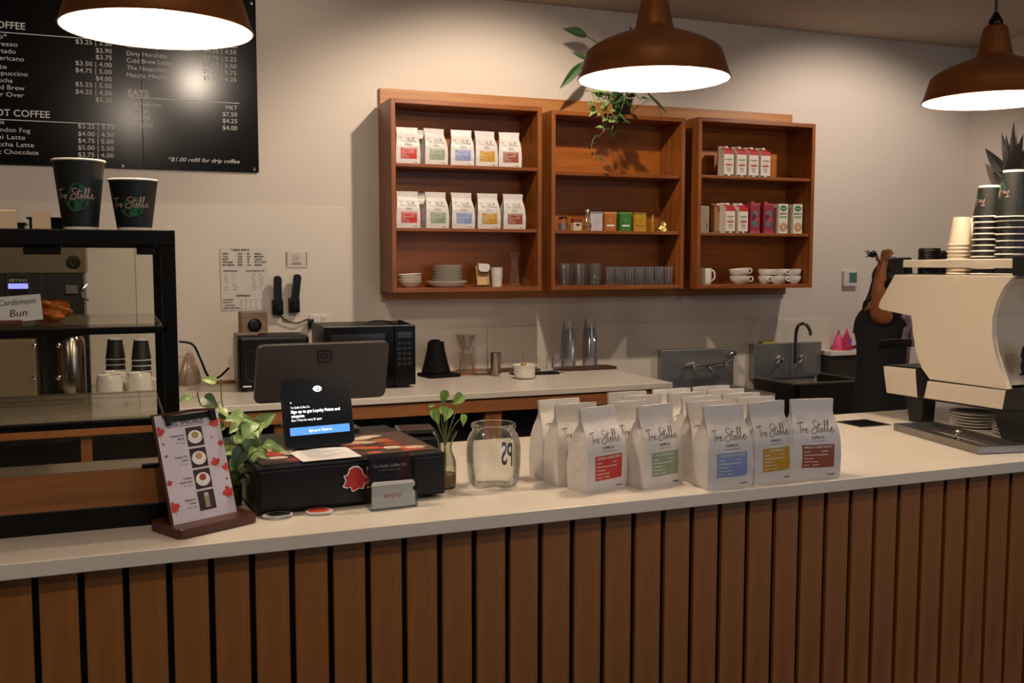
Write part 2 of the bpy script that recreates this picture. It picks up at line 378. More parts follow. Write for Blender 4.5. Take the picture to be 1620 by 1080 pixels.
# ------------------------------------------------------------ menu board
MB = mat('menu_board_black', '050404', .17, coat=0, spec=.24)
bl = at(409, 273, WALL); tl_z = 3.0
mbx0 = at(409, 273, WALL).x
t = thing('menu_board', 'large black menu board with white lettering on the back wall', 'menu board', (mbx0, WALL-.012, bl.z))
G().lo((-1.62, -.006, 0), (-.572, .004, .97), MB, .001).obj('board', t); G().lo((-.57, -.006, 0), (0, .004, .97), MB, .001).obj('board', t)
for px, py in ((402, 267), (397, 5), (193, 262)):
    q = at(px, py, WALL-.02); G().lathe([(0, -.012), (.009, -.01), (.011, 0)], CHROME, 16, X=Matrix.Rotation(R(-90), 4, 'X')).obj('screw', t, (q.x-mbx0, -.006, q.z-bl.z))
g = G()
def mt(s, px, py, h=.030, al='l', wpx=None, bold=.0, shear=0):
    q = at(px, py, WALL-.02); wd = None
    if wpx: wd = abs(at(px+wpx, py, WALL-.02).x-q.x)
    g.text(s, q.x-mbx0, q.z-bl.z, h, PRINTW, lambda a, b: (a, -.0068, b), al, width=wd, bold=bold, shear=shear)
def ml(xa_, ya_, xb_, yb_, th=.004):
    a = at(xa_, ya_, WALL-.02); b = at(xb_, yb_, WALL-.02); g.rect(a.x-mbx0, a.z-bl.z-th/2, b.x-mbx0, a.z-bl.z+th/2, PRINTW, lambda u, v: (u, -.0068, v))
mt('COFFEE', 40, 47, .046, 'r', 56, .01); ml(-60, 46, 180, 60)
for s, y in (('Drip*', 61), ('Espresso', 74), ('Cortado', 85), ('Americano', 97), ('Latte', 109), ('Cappuccino', 121), ('Mocha', 131), ('Cold Brew', 143), ('Pour Over', 154)):
    xr = {'Drip*': 11, 'Espresso': 28, 'Cortado': 25, 'Americano': 38, 'Latte': 11, 'Cappuccino': 44, 'Mocha': 20, 'Cold Brew': 39, 'Pour Over': 38}[s]; mt(s, xr, y, .031, 'r', len(s)*6.3)
for s, y in (('$3.25 | 3.50', 73), ('$2.90', 84.5), ('$3.75', 95), ('$3.50 | 4.00', 106.5), ('$4.75 | 5.00', 117.5), ('$4.00', 128.5), ('$5.25 | 5.50', 139.5), ('$4.25 | 4.50', 151), ('$5.25', 162)):
    mt(s, 177, y, .031, 'r', 56 if '|' in s else 25)
mt('NOT COFFEE', 79, 186.5, .046, 'r', 95, .01); ml(-60, 186, 182, 195)
for s, xr, y in (('Tea', 7, 196), ('London Fog', 48, 210), ('Chai Latte', 40, 221), ('Matcha Latte', 54, 233), ('Hot Chocolate', 61, 245)): mt(s, xr, y, .031, 'r', len(s)*5.9)
for s, y in (('$3.25 | 3.75', 205), ('$4.00 | 4.50', 217), ('$4.75 | 5.00', 227.5), ('$5.00 | 5.50', 238.5), ('$3.75 | 4.00', 249.5)): mt(s, 180, y, .031, 'r', 55)
mt('SPECIALTY', 200, 50, .046, 'l', 80, .01); ml(200, 62, 376, 78)
for s, y, wp in (('Cafe Tonic', 74.5, 48), ('Dirty Horchata', 87.5, 63), ('Cold Brew Latte', 98.5, 70), ('The Neapolitan', 110, 66), ('Matcha Mocha', 121.5, 63)): mt(s, 200.5, y, .031, 'l', wp)
for s, y in (('$4.25 | 4.50', 86), ('$4.75 | 5.25', 97.5), ('$5.25 | 5.50', 108.5), ('$5.25 | 5.75', 119), ('$5.75 | 6.25', 129.5)): mt(s, 374, y, .031, 'r', 51)
mt('EATS', 203, 151.5, .046, 'l', 32, .01); ml(203, 153.5, 379, 163.5)
for s, y, wp in (('Sandwiches', 166.5, 51), ('Quiche', 177, 31), ('Kolache', 188, 34), ('Affogato', 198.5, 38)): mt(s, 204, y, .031, 'l', wp)
for s, y, wp in (('MKT', 174, 18), ('$7.50', 184.5, 23), ('$4.25', 195, 23), ('$4.00', 206, 23)): mt(s, 375.5, y, .031, 'r', wp)
mt('*$1.00 refill for drip coffee', 267, 254.5, .029, 'l', 112, shear=.25)
g.obj('lettering', t, label='white menu lettering')

# ------------------------------------------------------------ things on the wall
q0 = at(348, 392, WALL); q1 = at(424, 490, WALL); W, H = q1.x-q0.x, q0.z-q1.z
t = thing('recipe_sheet', 'handwritten recipe sheet taped to the wall left of the two black chargers', 'paper sheet', (q0.x, WALL-.007, q1.z))
G().sheet(lambda u, v: (u*W, -.002-.006*(u-.5)**2-.002*v, v*H), 8, 8, mat('sheet_paper', 'cfc8bc', .35)).obj('paper', t)
g = G(); rnd = random.Random(4); pf = lambda a, b: (a, -.0062, b)
g.text('TABLE SPECS', W*.22, H*.955, .014, INK, pf, width=W*.4, bold=.02)
for r, row in enumerate((('DRIP', '150', '8', 'SMALL'), ('TALL', '270', '10', 'MEDIUM'), ('BREW', '330', '8', 'LARGE'), ('ORIGAMI', '450', '9', 'HOT ICED'), ('FR PRESS', '500', '16', 'PRESS'))):
    for c, s in enumerate(row): g.text(s, W*(.04, .36, .57, .72)[c], H*(.895-.045*r), .013, INK, pf, width=W*(.030*len(s)+.012), bold=.02)
g.text('TEASPOONS', W*.05, H*.62, .013, INK, pf, width=W*.3, bold=.02); g.text('COLD PRODUCTS', W*.53, H*.62, .013, INK, pf, width=W*.40, bold=.02)
for c, x in enumerate((.08, .25, .66, .82)):
    for r in range(7): g.ribbon([(W*(x+rnd.uniform(-.02, .02)+.012*k), H*(.575-.04*r)+rnd.uniform(-.001, .001)) for k in range(rnd.randint(4, 9))], .0012, INK, pf)
g.text('ESPRESSO', W*.32, H*.225, .014, INK, pf, width=W*.3, bold=.02)
for r, s in enumerate(('DOUBLE', 'CORTO', '+ EXTRA', 'PRE INFUSE')):
    g.text(s, W*.04, H*(.165-.045*r), .011, INK, pf, width=W*.03*len(s)+.01, bold=.02)
    for x in (.4, .5, .6, .72, .84): g.ribbon([(W*x, H*(.17-.045*r)), (W*(x+.04), H*(.17-.045*r))], .002, INK, pf)
g.obj('handwriting', t, label='dark handwriting')
q0 = at(452, 398, WALL); q1 = at(486, 423, WALL); W, H = q1.x-q0.x, q0.z-q1.z
t = thing('permit_card', 'small framed card taped on the wall above the two black chargers', 'card', (q0.x, WALL-.007, q1.z))
G().lo((0, -.004, 0), (W, 0, H), mat('permit_paper', 'cbbfb2', .5), .001).obj('card', t)
g = G()
for x in (.02, .95): g.rect(W*x, H*.1, W*(x+.03), H*.95, INK, lambda a, b: (a, -.0045, b))
for r in range(6): g.rect(W*.3, H*(.75-.09*r), W*(.55+.07*(r % 3)), H*(.755-.09*r)+.001, INK, lambda a, b: (a, -.0045, b))
g.rect(W*.22, H*.2, W*.7, H*.25, INK, lambda a, b: (a, -.0045, b)); g.obj('print', t)
# chargers with radios
def clip_device(pts, loc, lab):
    t = thing('wall_charger', lab, 'charger', loc)
    G().lo((-.027, -.045, -.075), (.03, 0, .005), BLACK, .006).obj('cradle', t)
    X = Matrix.Translation((0, -.04, -.02)) @ Matrix.Rotation(R(pts), 4, 'Y')
    G().prism(rrect(.04, .155, .016, cy=.075), .024, BLACK, X @ FRONT, .004).obj('handset', t); return t
q = at(437, 475, WALL); clip_device(0, (q.x, WALL-.007, q.z), 'upright black handset in a wall charger, the left of two')
q = at(463, 472, WALL); clip_device(7, (q.x, WALL-.007, q.z), 'leaning black handset in a wall charger, the right of two')
q = at(505, 508, WALL)
t = thing('wall_outlet', 'white double outlet plate on the wall behind the microwave', 'outlet', (q.x, WALL-.007, q.z))
G().lo((-.055, -.006, -.04), (.055, 0, .04), mat('outlet_white', 'd8cfc6', .4), .003).obj('plate', t)
g = G(); g.box((-.018, -.008, 0), (.032, .006, .062), mat('outlet_white'), .002); g.box((.022, -.008, 0), (.032, .006, .062), mat('outlet_white'), .002)
for z in (-.015, .012):
    for x in (.016, .028): g.box((x, -.0115, z), (.003, .002, .009), INK)
g.obj('sockets', t)
a = at(439, 496, WALL-.04); b = at(452, 506, WALL-.03); c = at(470, 511, WALL-.03); d = at(487, 505, WALL-.03); e = at(496, 509, WALL-.04); f = at(492, 520, WALL-.04)
g = G().tube([a, b, c, d, e, f], .0035, BLACK); g.lo((e.x-.03, e.y-.015, e.z-.03), (e.x+.0, e.y+.02, e.z+.015), BLACK, .005)
g.obj('charging_cable', label='black cable with plug running from the left handset charger to the outlet', cat='cable')
q = at(1342, 441, WALL)
t = thing('thermostat', 'small white thermostat with a green screen on the wall left of the person', 'thermostat', (q.x, WALL, q.z))
G().lo((-.058, -.03, -.05), (.058, 0, .055), mat('thermostat_white', 'cfc6bb', .4), .004).obj('case', t)
G().lo((-.018, -.032, -.025), (.046, -.03, .042), mat('green_screen', '3f6f6b', .2), .0005).obj('screen', t)
# ------------------------------------------------------------ coffee bags
BAG = mat('white_bag_film', 'cfc9c4', .42, bump=.35, bscale=28)
def bag_surf(seed, w=.128, d=.066, h=.197):
    # cross sections: z, half width, half depth, gusset
    K = [(0, w/2, d/2, .0), (.004, w/2+.002, d/2+.001, .0), (.055, w/2+.003, d/2+.003, .004), (.105, w/2, d/2, .006), (.128, w/2-.003, d/2*.78, .012), (.158, w/2-.007, d/2*.26, .026), (.166, w/2-.007, d/2*.16, .028), (h, w/2-.005, .0035, .03)]
    rnd = random.Random(seed); lean = rnd.uniform(-.004, .008); tw = rnd.uniform(-.004, .004)
    def sec(z):
        for a, b in zip(K, K[1:]):
            if z <= b[0]+1e-9:
                t = (z-a[0])/(b[0]-a[0]); return [a[i]+(b[i]-a[i])*t for i in range(4)]
        return K[-1]
    def front(x, z, eps=.0):
        _, hw, hd, gu = sec(min(max(z, 0), h)); t = max(0, (z-.11)/.09)
        n = noise.noise(Vector((x*28+seed*7.3, z*24, seed*1.7)))*.0024*min(1, z/.03)
        bulge = .002*math.cos(min(1, abs(x)/hw)*math.pi/2)*max(0, math.sin(min(1, z/.12)*math.pi))
        n *= (1 if z < .16 else .5)
        return (x+tw*t, -hd-bulge-n+lean*t*t-eps, z)
    return sec, front, lean, tw, h
def pouch(seed):
    sec, front, lean, tw, h = bag_surf(seed); vs, fs = [], []; NX, NZ, NS = 12, 26, 4
    rnd = random.Random(seed+50)
    ring = 0
    for j in range(NZ+1):
        z = h*j/NZ; _, hw, hd, gu = sec(z); t = max(0, (z-.11)/.09)
        row = []
        for i in range(NX+1): row.append(front(-hw+2*hw*i/NX, z))
        def side(sg):
            o = []
            for k in range(1, NS*2):
                q = k/(NS*2); y = -hd+2*hd*q; f = 1-abs(2*q-1)
                o.append((sg*(hw-gu*f)+tw*t + noise.noise(Vector((sg*3+seed, y*30, z*25)))*.002, (y if sg > 0 else y)+lean*t*t, z))
            return o
        row += side(1)
        for i in range(NX+1):
            x, y, zz = front(hw-2*hw*i/NX, z); row.append((x, hd+.001*math.sin(min(1, z/.12)*math.pi)*math.cos(abs(x)/hw*math.pi/2 if abs(x) < hw else 1.57)+lean*t*t, z))
        row += side(-1)[::-1]
        vs += row; ring = len(row)
    for j in range(NZ):
        for i in range(ring): fs.append((j*ring+i, j*ring+(i+1) % ring, (j+1)*ring+(i+1) % ring, (j+1)*ring+i))
    fs.append(tuple(range(ring))[::-1]); fs.append(tuple(NZ*ring+i for i in range(ring)))
    return vs, fs, front
LABC = {'red': 'b8322a', 'green': '869679', 'blue': '7c8cbc', 'yellow': 'b98a1c', 'brown': '8c4023'}
LABT = {'red': 'ETHIOPIA YIRGACHEFFE', 'green': 'HOUSE BLEND', 'blue': 'COLOMBIA SUPREMO', 'yellow': 'GUATEMALA', 'brown': 'MEXICO DARK ROAST'}
LAB2 = mat('bag_label_print', 'ddd4cc', .6)
def bag_proto(colname, seed):
    def f():
        t = thing('coffee_bag', None, 'coffee bag'); vs, fs, fr = pouch(seed)
        G().raw(vs, fs, BAG).obj('pouch', t, sharp=60)
        fl = lambda e: (lambda a, b: fr(a, b, e))
        G().rect(-.041, .028, .047, .086, mat('label_'+colname, LABC[colname], .5), fl(.0006), 12, 8).obj('label', t, label=colname+' rectangular label', fix=False)
        g = G(); script(g, -.052, .112, .105, INK, fl(.0008))
        g.text('COFFEE CO.', .003, .101, .008, INK, fl(.0008), 'c', width=.036, bold=.01)
        g.rect(-.02, .0945, .026, .0952, INK, fl(.0008), 6); g.rect(.03, .0085, .05, .0105, INK, fl(.0009), 4)
        g.text(LABT[colname], .003, .0775, .0075, LAB2, fl(.0012), 'c', width=min(.076, .0055*len(LABT[colname])), bold=.02)
        for r, ws in enumerate(((-.037, -.02, .012, .03), (-.037, .028), (-.037, -.01), (-.037, .002), (-.037, -.02, -.012, .005))):
            for k in range(0, len(ws), 2): g.rect(ws[k], .068-r*.0085, ws[k+1], .0698-r*.0085, LAB2, fl(.0012), 6)
        g.obj('printing', t, label='dark script lettering', fix=False)
        return t
    return Maker(f)
BP = {(c, k): bag_proto(c, i*3+k) for i, c in enumerate(LABC) for k in range(2)}
GB = 'white coffee bags on the front bar'
def bag(c, k, x, y, rz, label, grp=GB, z=TOP, s=1): return BP[(c, k)]((x, y, z), R(rz), label, grp, s)
rowname = ['front-row', 'second-row', 'third-row', 'fourth-row', 'fifth-row']
bag('red', 0, 1.070, 2.121, 17, 'front-row white coffee bag with red label, nearest the glass tip jar')
bag('red', 1, 1.045, 2.200, 6, 'second-row white coffee bag directly behind the red-labelled front bag')
bag('red', 0, 1.040, 2.279, 4, 'rearmost white coffee bag behind the red-labelled front bag')
bag('green', 0, 1.218, 2.108, 14, 'front-row white coffee bag with sage green label')
for k, (x, y, r) in enumerate(((1.196, 2.187, 6), (1.272, 2.268, 3), (1.272, 2.344, 2))):
    bag('green', (k+1) % 2, x, y, r, rowname[k+1]+' white coffee bag standing behind the sage green labelled one')
bag('blue', 0, 1.367, 2.036, 2, 'front-row white coffee bag with blue label')
for k, (x, y, r) in enumerate(((1.372, 2.114, 2), (1.403, 2.192, 1), (1.410, 2.270, 2), (1.408, 2.346, 0))):
    bag('blue', (k+1) % 2, x, y, r, rowname[k+1]+' white coffee bag standing behind the blue labelled one')
bag('yellow', 0, 1.503, 2.050, 7, 'front-row white coffee bag with mustard yellow label')
for k, (x, y, r) in enumerate(((1.530, 2.130, 2), (1.538, 2.207, 1), (1.542, 2.284, 1), (1.545, 2.360, 0))):
    bag('yellow', (k+1) % 2, x, y, r, rowname[k+1]+' white coffee bag standing behind the mustard yellow labelled one')
bag('brown', 0, 1.637, 2.046, -10, 'front-row white coffee bag with reddish brown label, nearest the espresso machine')
# shelf bags in the left cabinet
xs1 = [646, 689.5, 732, 769.5, 808]; xs2 = [646, 691.5, 733, 774, 814]
for si, (xs, sz, nm) in enumerate(((xs1, S1[0], 'top'), (xs2, S1[1], 'middle'))):
    for i, (px, c) in enumerate(zip(xs, ('red', 'green', 'blue', 'yellow', 'brown'))):
        q = at(px, 258 if si == 0 else 360, 5.21)
        bag(c, (i+si) % 2, q.x+.002, 5.246, (-3, 5, -4, 2, -7)[i] if si == 0 else (0, 3, 0, -3, -2)[i], f'white coffee bag with {c} label on the {nm} shelf of the left cabinet', 'coffee bags in the left wall cabinet', sz)
    q = at(668, 258, 5.3); bag('red', 1, q.x+.0, 5.335, -4, f'white coffee bag tucked behind the red and green ones on the {nm} shelf', 'coffee bags in the left wall cabinet', sz)

# ------------------------------------------------------------ cash drawer, terminal, register
DR = (.270, 2.140); DRZ = R(4.2)
t = thing('cash_drawer', 'black cash drawer on the front worktop with a red sticker on its front', 'cash drawer', (*DR, TOP), DRZ)
G().lo((0, 0, .008), (.432, .42, .106), mat('drawer_black', '090809', .42, bump=.03, bscale=90, spec=.25), .003).obj('case', t)
G().lo((.006, -.004, .012), (.426, 0, .098), mat('drawer_black'), .002).obj('drawer_front', t)
for x in (.03, .40):
    for y in (.03, .38): G().lathe([(0, 0), (.012, 0), (.012, .0082), (0, .0082)], BLACK, 16).obj('foot', t, (x, y, 0))
RED = mat('sticker_red', 'b5271c', .5)
g = G(); sf = lambda e: (lambda a, b: (a, -.0045-e, b))
tri = [(0, .012), (.006, .024), (.002, .034), (.010, .036), (.014, .048), (.022, .052), (.032, .052), (.040, .045), (.044, .034), (.052, .026), (.060, .024), (.054, .018), (.046, .014), (.042, .004), (.034, .006), (.028, .003), (.022, .0), (.018, .003), (.016, .010), (.008, .008)]
cx = sum(p[0] for p in tri)/len(tri); cy = sum(p[1] for p in tri)/len(tri)
g.blob([(cx+(p[0]-cx)*1.12+.190, cy+(p[1]-cy)*1.12+.038) for p in tri], PRINTW, sf(.0002)); g.blob([(p[0]+.190, p[1]+.038) for p in tri], RED, sf(.0005))
for (a, b) in (((.008, .030), (.016, .026)), ((.018, .02), (.03, .03)), ((.03, .02), (.036, .012))): g.ribbon([(a[0]+.190, a[1]+.038), (b[0]+.190, b[1]+.038)], .001, INK, sf(.0008))
g.obj('dinosaur_sticker', t, label='red sticker with white outline', fix=False)
# printed papers on the drawer
def flat_pic(name, lab, cat, x, y, rz, w, h, base, spots, seed, z=TOP+.1065, parent=None):
    g = G(); g.lo((0, 0, 0), (w, h, .0012), base); rnd = random.Random(seed)
    for m, n, a, b in spots:
        for _ in range(n):
            cx, cy = rnd.uniform(a*1.1, w-a*1.1), rnd.uniform(b*1.1, h-b*1.1); k = rnd.randint(5, 9)
            g.blob([(cx+a*math.cos(6.283*i/k)*rnd.uniform(.7, 1), cy+b*math.sin(6.283*i/k)*rnd.uniform(.7, 1)) for i in range(k)], m, lambda u, v: (u, v, .0013+rnd.random()*.0002))
    return g.obj(name, parent, (x, y, z), rz, lab, cat, fix=False)
DK = mat('flyer_brown', '3a2620', .5); OR = mat('flyer_orange', 'a8552c', .5); CR = mat('flyer_cream', 'c9b7a0', .55); RD = mat('flyer_red', '9c2a1e', .5)
flat_pic('food_flyer', 'brown food flyer with orange and red pictures under the tablet, on the drawer right half', 'flyer', .49, 2.19, R(4), .205, .27, DK, ((CR, 9, .034, .022), (RD, 5, .034, .018), (OR, 9, .03, .016)), 3)
flat_pic('food_flyer', 'brown and red food flyer on the left end of the cash drawer', 'flyer', .285, 2.165, R(7), .15, .19, DK, ((CR, 7, .03, .02), (RD, 8, .032, .018)), 8)
q = on(460, 712, TOP+.108)
g = G(); g.sheet(lambda u, v: (u*.135, v*.12, .0015+.004*math.sin(u*3)*v), 8, 6, PAPER)
for r in range(8): g.rect(.02, .012+.013*r, .06+.05*((r*7) % 3)/2, .0145+.013*r, INK, lambda a, b: (a, b, .0062))
g.obj('receipt_paper', None, (.372, 2.158, TOP+.1085), R(5), 'white printed paper lying in front of the payment tablet', 'paper')
# payment terminal
TS = mat('glass_screen_black', '050507', .08, coat=.5)
t = thing('payment_tablet', 'black customer payment tablet with a lit sign-up screen on the cash drawer', 'tablet', (.438, 2.285, TOP+.11), R(8))
Xt = Matrix.Translation((0, .0, .008)) @ Matrix.Rotation(R(-14), 4, 'X')
XF = Xt @ FRONT
G().prism(rrect(.166, .163, .012, cy=.0815), -.012, BLACK, XF, .002).obj('body', t)
G().prism(rrect(.160, .157, .010, cy=.0815), .0008, TS, XF).obj('screen', t)
G().lo((-.045, -.004, 0), (.045, .075, .007), BLACK, .003).obj('base', t); G().lo((-.03, .02, .004), (.03, .055, .07), BLACK, .006).obj('support', t)
EW = mat('screen_white', 'eef0f5', .5, emit=1.3); EB = mat('screen_blue', '4f8fe6', .5, emit=.75)
fn = lambda a, b: (a, b, .0014); g = G()
g.blob([(p[0], p[1]) for p in rrect(.144, .0185, .002, 2, 0, .038)], EB, fn, XF)
fn2 = lambda a, b: (a, b, .002)
g.text('Sign up or Check in', 0, .035, .0095, EW, fn2, 'c', width=.055, X=XF)
g.text('Tre Stelle Coffee Co.', -.066, .091, .0072, EW, fn2, width=.046, X=XF)
g.text('Sign up to get Loyalty Points and', -.066, .0805, .0095, EW, fn2, width=.118, bold=.03, X=XF)
g.text('coupons', -.066, .0705, .0095, EW, fn2, width=.031, bold=.03, X=XF)
g.text('Earn 1 Point for every $1 spent', -.066, .0615, .0078, EW, fn2, width=.072, X=XF)
g.ribbon([(-.066, .103), (-.0625, .1065)], .0007, EW, fn2, XF); g.ribbon([(-.066, .1065), (-.0625, .103)], .0007, EW, fn2, XF)
for a0, rr, ww in ((-130, .008, .0012), (-120, .0055, .001)): g.ribbon([(.002+rr*1.25*math.cos(R(a)), .134+rr*.8*math.sin(R(a))) for a in range(a0, a0+300, 20)], ww, EW, fn2, XF)
g.blob([(-.004+.005*math.cos(6.283*i/10), .134+.0045*math.sin(6.283*i/10)) for i in range(10)], EW, fn2, XF); g.rect(-.002, .133, .008, .136, EW, fn2, X=XF)
g.obj('screen_display', t, label='lit white text and blue button', fix=False)
# register display seen from behind
t = thing('register_display', 'large dark grey register screen seen from behind, beyond the payment tablet', 'register', (.492, 2.58, TOP+.0), R(1.5))
Xr = Matrix.Translation((0, .0, .188)) @ Matrix.Rotation(R(10), 4, 'X')
RG = mat('register_grey', '4a4542', .38, .3, spec=.3)
trap = [(-.170, .0), (.170, .0), (.177, .150), (-.163, .150)]
def roundpoly(P, r, n=4):
    o = []
    for i, p in enumerate(P):
        p = Vector(p); a = (Vector(P[i-1])-p).normalized(); b = (Vector(P[(i+1) % len(P)])-p).normalized()
        for k in range(n+1):
            s = k/n; o.append(tuple(p+a*r*(1-s)**2+b*r*s**2))
    return o
G().prism(roundpoly(trap, .014), .016, RG, Xr @ FRONT, .003).obj('back_shell', t)
G().prism(roundpoly([(p[0]*1.0, p[1]+.0) for p in trap], .014), .003, mat('register_edge', '8a8580', .3, .8), Xr @ Matrix.Translation((0, .003, 0)) @ FRONT).obj('screen_bezel', t)
g = G(); lf = lambda a, b: (a, b, .0165)
LG = mat('logo_dark', '141313', .3)
g.raw([lf(*p) for p in rrect(.034, .030, .005, 4, .005, .118)]+[lf(*p) for p in rrect(.026, .022, .003, 4, .005, .118)], [(i, (i+1) % 20, 24+(i+1) % 24 if 0 else 20, 20) for i in ()], LG)
for r_, w_ in (((.034, .030, .006), .004), ((.014, .012, .002), .003)):
    p = rrect(*r_, 4, .005, .118); g.ribbon(p+[p[0]], w_, LG, lf, Xr @ FRONT, k=1)
g.obj('logo', t, label='dark square emblem', fix=False)
G().lo((-.035, .0, .11), (.035, .05, .2), RG, .01).obj('neck', t); G().lo((-.09, -.07, .108), (.09, .09, .118), RG, .005).obj('base', t)
# receipt printer
q = on(628, 672, TOP+.13)
t = thing('receipt_printer', 'small black receipt printer behind the right end of the cash drawer', 'printer', (.742, 2.56, TOP), R(-8))
G().lo((-.06, -.07, 0), (.06, .09, .085), BLACK, .008).obj('body', t); G().lo((-.05, -.06, .086), (.05, .05, .1), mat('printer_lid', '151415', .2), .006).obj('lid', t); G().lo((-.035, -.072, .055), (.035, -.069, .062), STEEL).obj('paper_slot', t)
# card holder
q0 = at(584, 800, 2.118); q1 = at(660, 793, 2.118)
t = thing('card_holder', 'two-tier clear acrylic card holder in front of the cash drawer', 'card holder', (q0.x, 2.100, TOP), R(4))
W = .108
g = G(); g.lo((0, .0, 0), (W, .003, .055), ACRYLIC); g.lo((0, .003, .0), (.002, .032, .055), ACRYLIC); g.lo((W-.002, .003, 0), (W, .032, .055), ACRYLIC); g.lo((.002, .003, 0), (W-.002, .032, .002), ACRYLIC)
g.lo((0, .018, .058), (W, .021, .112), ACRYLIC); g.lo((0, .021, .03), (.002, .034, .112), ACRYLIC); g.lo((W-.002, .021, .03), (W, .034, .112), ACRYLIC)
g.obj('holder', t, label='clear acrylic holder')
CD = mat('business_card_dark', '231a18', .3)
for i in range(3):
    o = G().lo((.005, .0225+.0025*i, .064), (.099, .0235+.0025*i, .118), CD).obj('business_card', None, (q0.x, 2.100, TOP), R(4), ['foremost dark business card with white shop lettering in the upper tier of the holder', 'dark business card in the middle of the upper tier stack', 'rearmost dark business card in the upper tier of the holder'][i], 'card', 'dark business cards')
    if i == 0:
        g = G(); f = lambda a, b: (a, .0222, b); g.text('Tre Stelle Coffee Co.', .052, .091, .0095, PRINTW, f, 'c', width=.078); g.rect(.025, .084, .078, .0845, PRINTW, f)
        g.rect(.07, .064, .099, .118, mat('card_red_tint', '4a1d18', .3), lambda a, b: (a, .0223, b)); l = g.obj('lettering', o, fix=False)
for i in range(3):
    pol = [(.005, .004), (.104, .004), (.104, .036)]+[(.104-.006*math.sin(math.pi*k/6), .036+.012*k/6) for k in range(7)]+[(.104, .048), (.104, .054), (.100, .060), (.010, .062), (.005, .057)]
    o = G().prism(pol, .001, PAPER, Matrix.Translation((0, .006+.003*i, 0)) @ FRONT).obj('gift_card', None, (q0.x, 2.100, TOP), R(4), ['foremost white card reading enjoy in the lower tier of the holder', 'white card second in the lower tier of the holder', 'rearmost white card in the lower tier of the holder'][i], 'card', 'white enjoy cards')
    if i == 0:
        g = G(); f = lambda a, b: (a, .0046, b); g.text('enjoy', .052, .026, .017, mat('enjoy_red', 'b0483f', .6), f, 'c', width=.042)
        g.ribbon([(.012, .018), (.03, .015), (.07, .015), (.092, .02)], .0006, mat('enjoy_line', '9a8f8c', .6), f); g.obj('lettering', o, label='thin red lettering', fix=False)

# ------------------------------------------------------------ seasonal specials stand
P0 = on(285, 855, TOP); P1 = on(408, 826, TOP)
ang = math.atan2(P1.y-P0.y, P1.x-P0.x)
DWD = wood('dark_walnut', '4d2315', '35160c', 'x', 1.2, .35)
t = thing('specials_stand', 'dark wooden clipboard stand holding the fall specials menu', 'menu stand', (P0.x, P0.y, TOP), ang)
BW = (P1-P0).length
G().prism(roundpoly([(0, 0), (BW, 0), (BW, .115), (0, .115)], .012, 5), .020, DWD, None, .003).obj('base', t)
tl = R(17); XB = Matrix.Translation((BW/2-.002, .042, .019)) @ Matrix.Rotation(-tl, 4, 'X')
XBF = XB @ FRONT
BH, BWD = .228, .150
G().lo((-BWD/2-.004, .003, 0), (BWD/2-.004, .010, BH), DWD, .002, XB).obj('board', t)
g = G(); g.rect(-BWD/2, .0, BWD/2-.004, BH-.004, mat('menu_paper', 'c4bcc6', .35), lambda a, b: (a, b, -.0015), X=XBF)
f = lambda a, b: (a, b, -.0009); f2 = lambda a, b: (a, b, -.0004)
g.text('FALL SPECIALS', -.01, .200, .0125, INK, f, 'c', width=.084, bold=.015, X=XBF); g.rect(-.05, .1965, .03, .1975, INK, f, X=XBF)
DB = mat('photo_dark', '2a1616', .4); SC = mat('photo_saucer', 'd9d4d2', .4)
for i, (s1, s2, cc) in enumerate((('Cinnamonroll', 'Mocha', 'a88c5c'), ('Pumpkin Pie', 'Latte', 'b58a5e'), ('Caramel', 'Apple Latte', '8a4026'), ('Peaches &', 'Cream', '8d8268'))):
    y = .158-.0445*i; g.rect(-.012, y-.006, .026, y+.034, DB, f, X=XBF)
    m = mat('photo_drink%d' % i, cc, .4)
    if i < 3:
        for r_, mm, dy, e in ((.0165, SC, -.001, .0003), (.0115, PRINTW, .002, .0006), (.0085, m, .003, .0009)):
            g.blob([(.007+r_*math.cos(6.283*k/20), y+.014+dy+r_*.85*math.sin(6.283*k/20)) for k in range(20)], mm, lambda a, b, e=e: (a, b, -.0009+e), XBF)
    else: g.rect(.002, y-.001, .013, y+.028, m, f2, X=XBF); g.rect(.003, y+.022, .012, y+.029, PRINTW, f2, X=XBF)
    g.text(s1, -.018, y+.018, .0068, INK, f, 'r', width=.0024*len(s1)+.002, X=XBF, bold=.01)
    if s2: g.text(s2, -.018, y+.0105, .0068, INK, f, 'r', width=.0024*len(s2)+.002, X=XBF, bold=.01)
    g.text('$5.75 | 6.25', -.018, y+.003, .0055, mat('grey_ink', '6f6870', .6), f, 'r', width=.02, X=XBF)
def leaf(cx, cy, s, a, m):
    h_ = [(.04, -.95), (.05, -.5), (.5, -.62), (.42, -.38), (.98, .0), (.8, .1), (.88, .42), (.55, .34), (.48, .52), (.2, .25), (.3, .78), (.14, .7), (0, 1)]
    pts = [(cx+1.15*s*(p[0]*math.cos(R(a))-p[1]*math.sin(R(a))), cy+1.15*s*(p[0]*math.sin(R(a))+p[1]*math.cos(R(a)))) for p in h_+[(-q_[0], q_[1]) for q_ in h_[-2::-1]]]
    g.blob(pts, m, lambda a_, b_: (min(max(a_, -BWD/2+.001), BWD/2-.005), b_, -.0008), XBF)
for cx, cy, s, a in ((-.070, .19, .012, 5), (-.066, .165, .003, 0), (-.064, .14, .0035, 10), (-.068, .085, .007, 20), (-.068, .035, .013, 12), (.058, .195, .013, 20), (.045, .165, .003, 0), (.064, .150, .007, 0), (.043, .112, .011, 15), (.066, .098, .010, 0), (.062, .074, .003, 5), (.060, .045, .014, 10)): leaf(cx, cy, s, a, RED)
g.obj('specials_menu', t, label='white menu sheet with drink pictures and red maple leaves', fix=False)
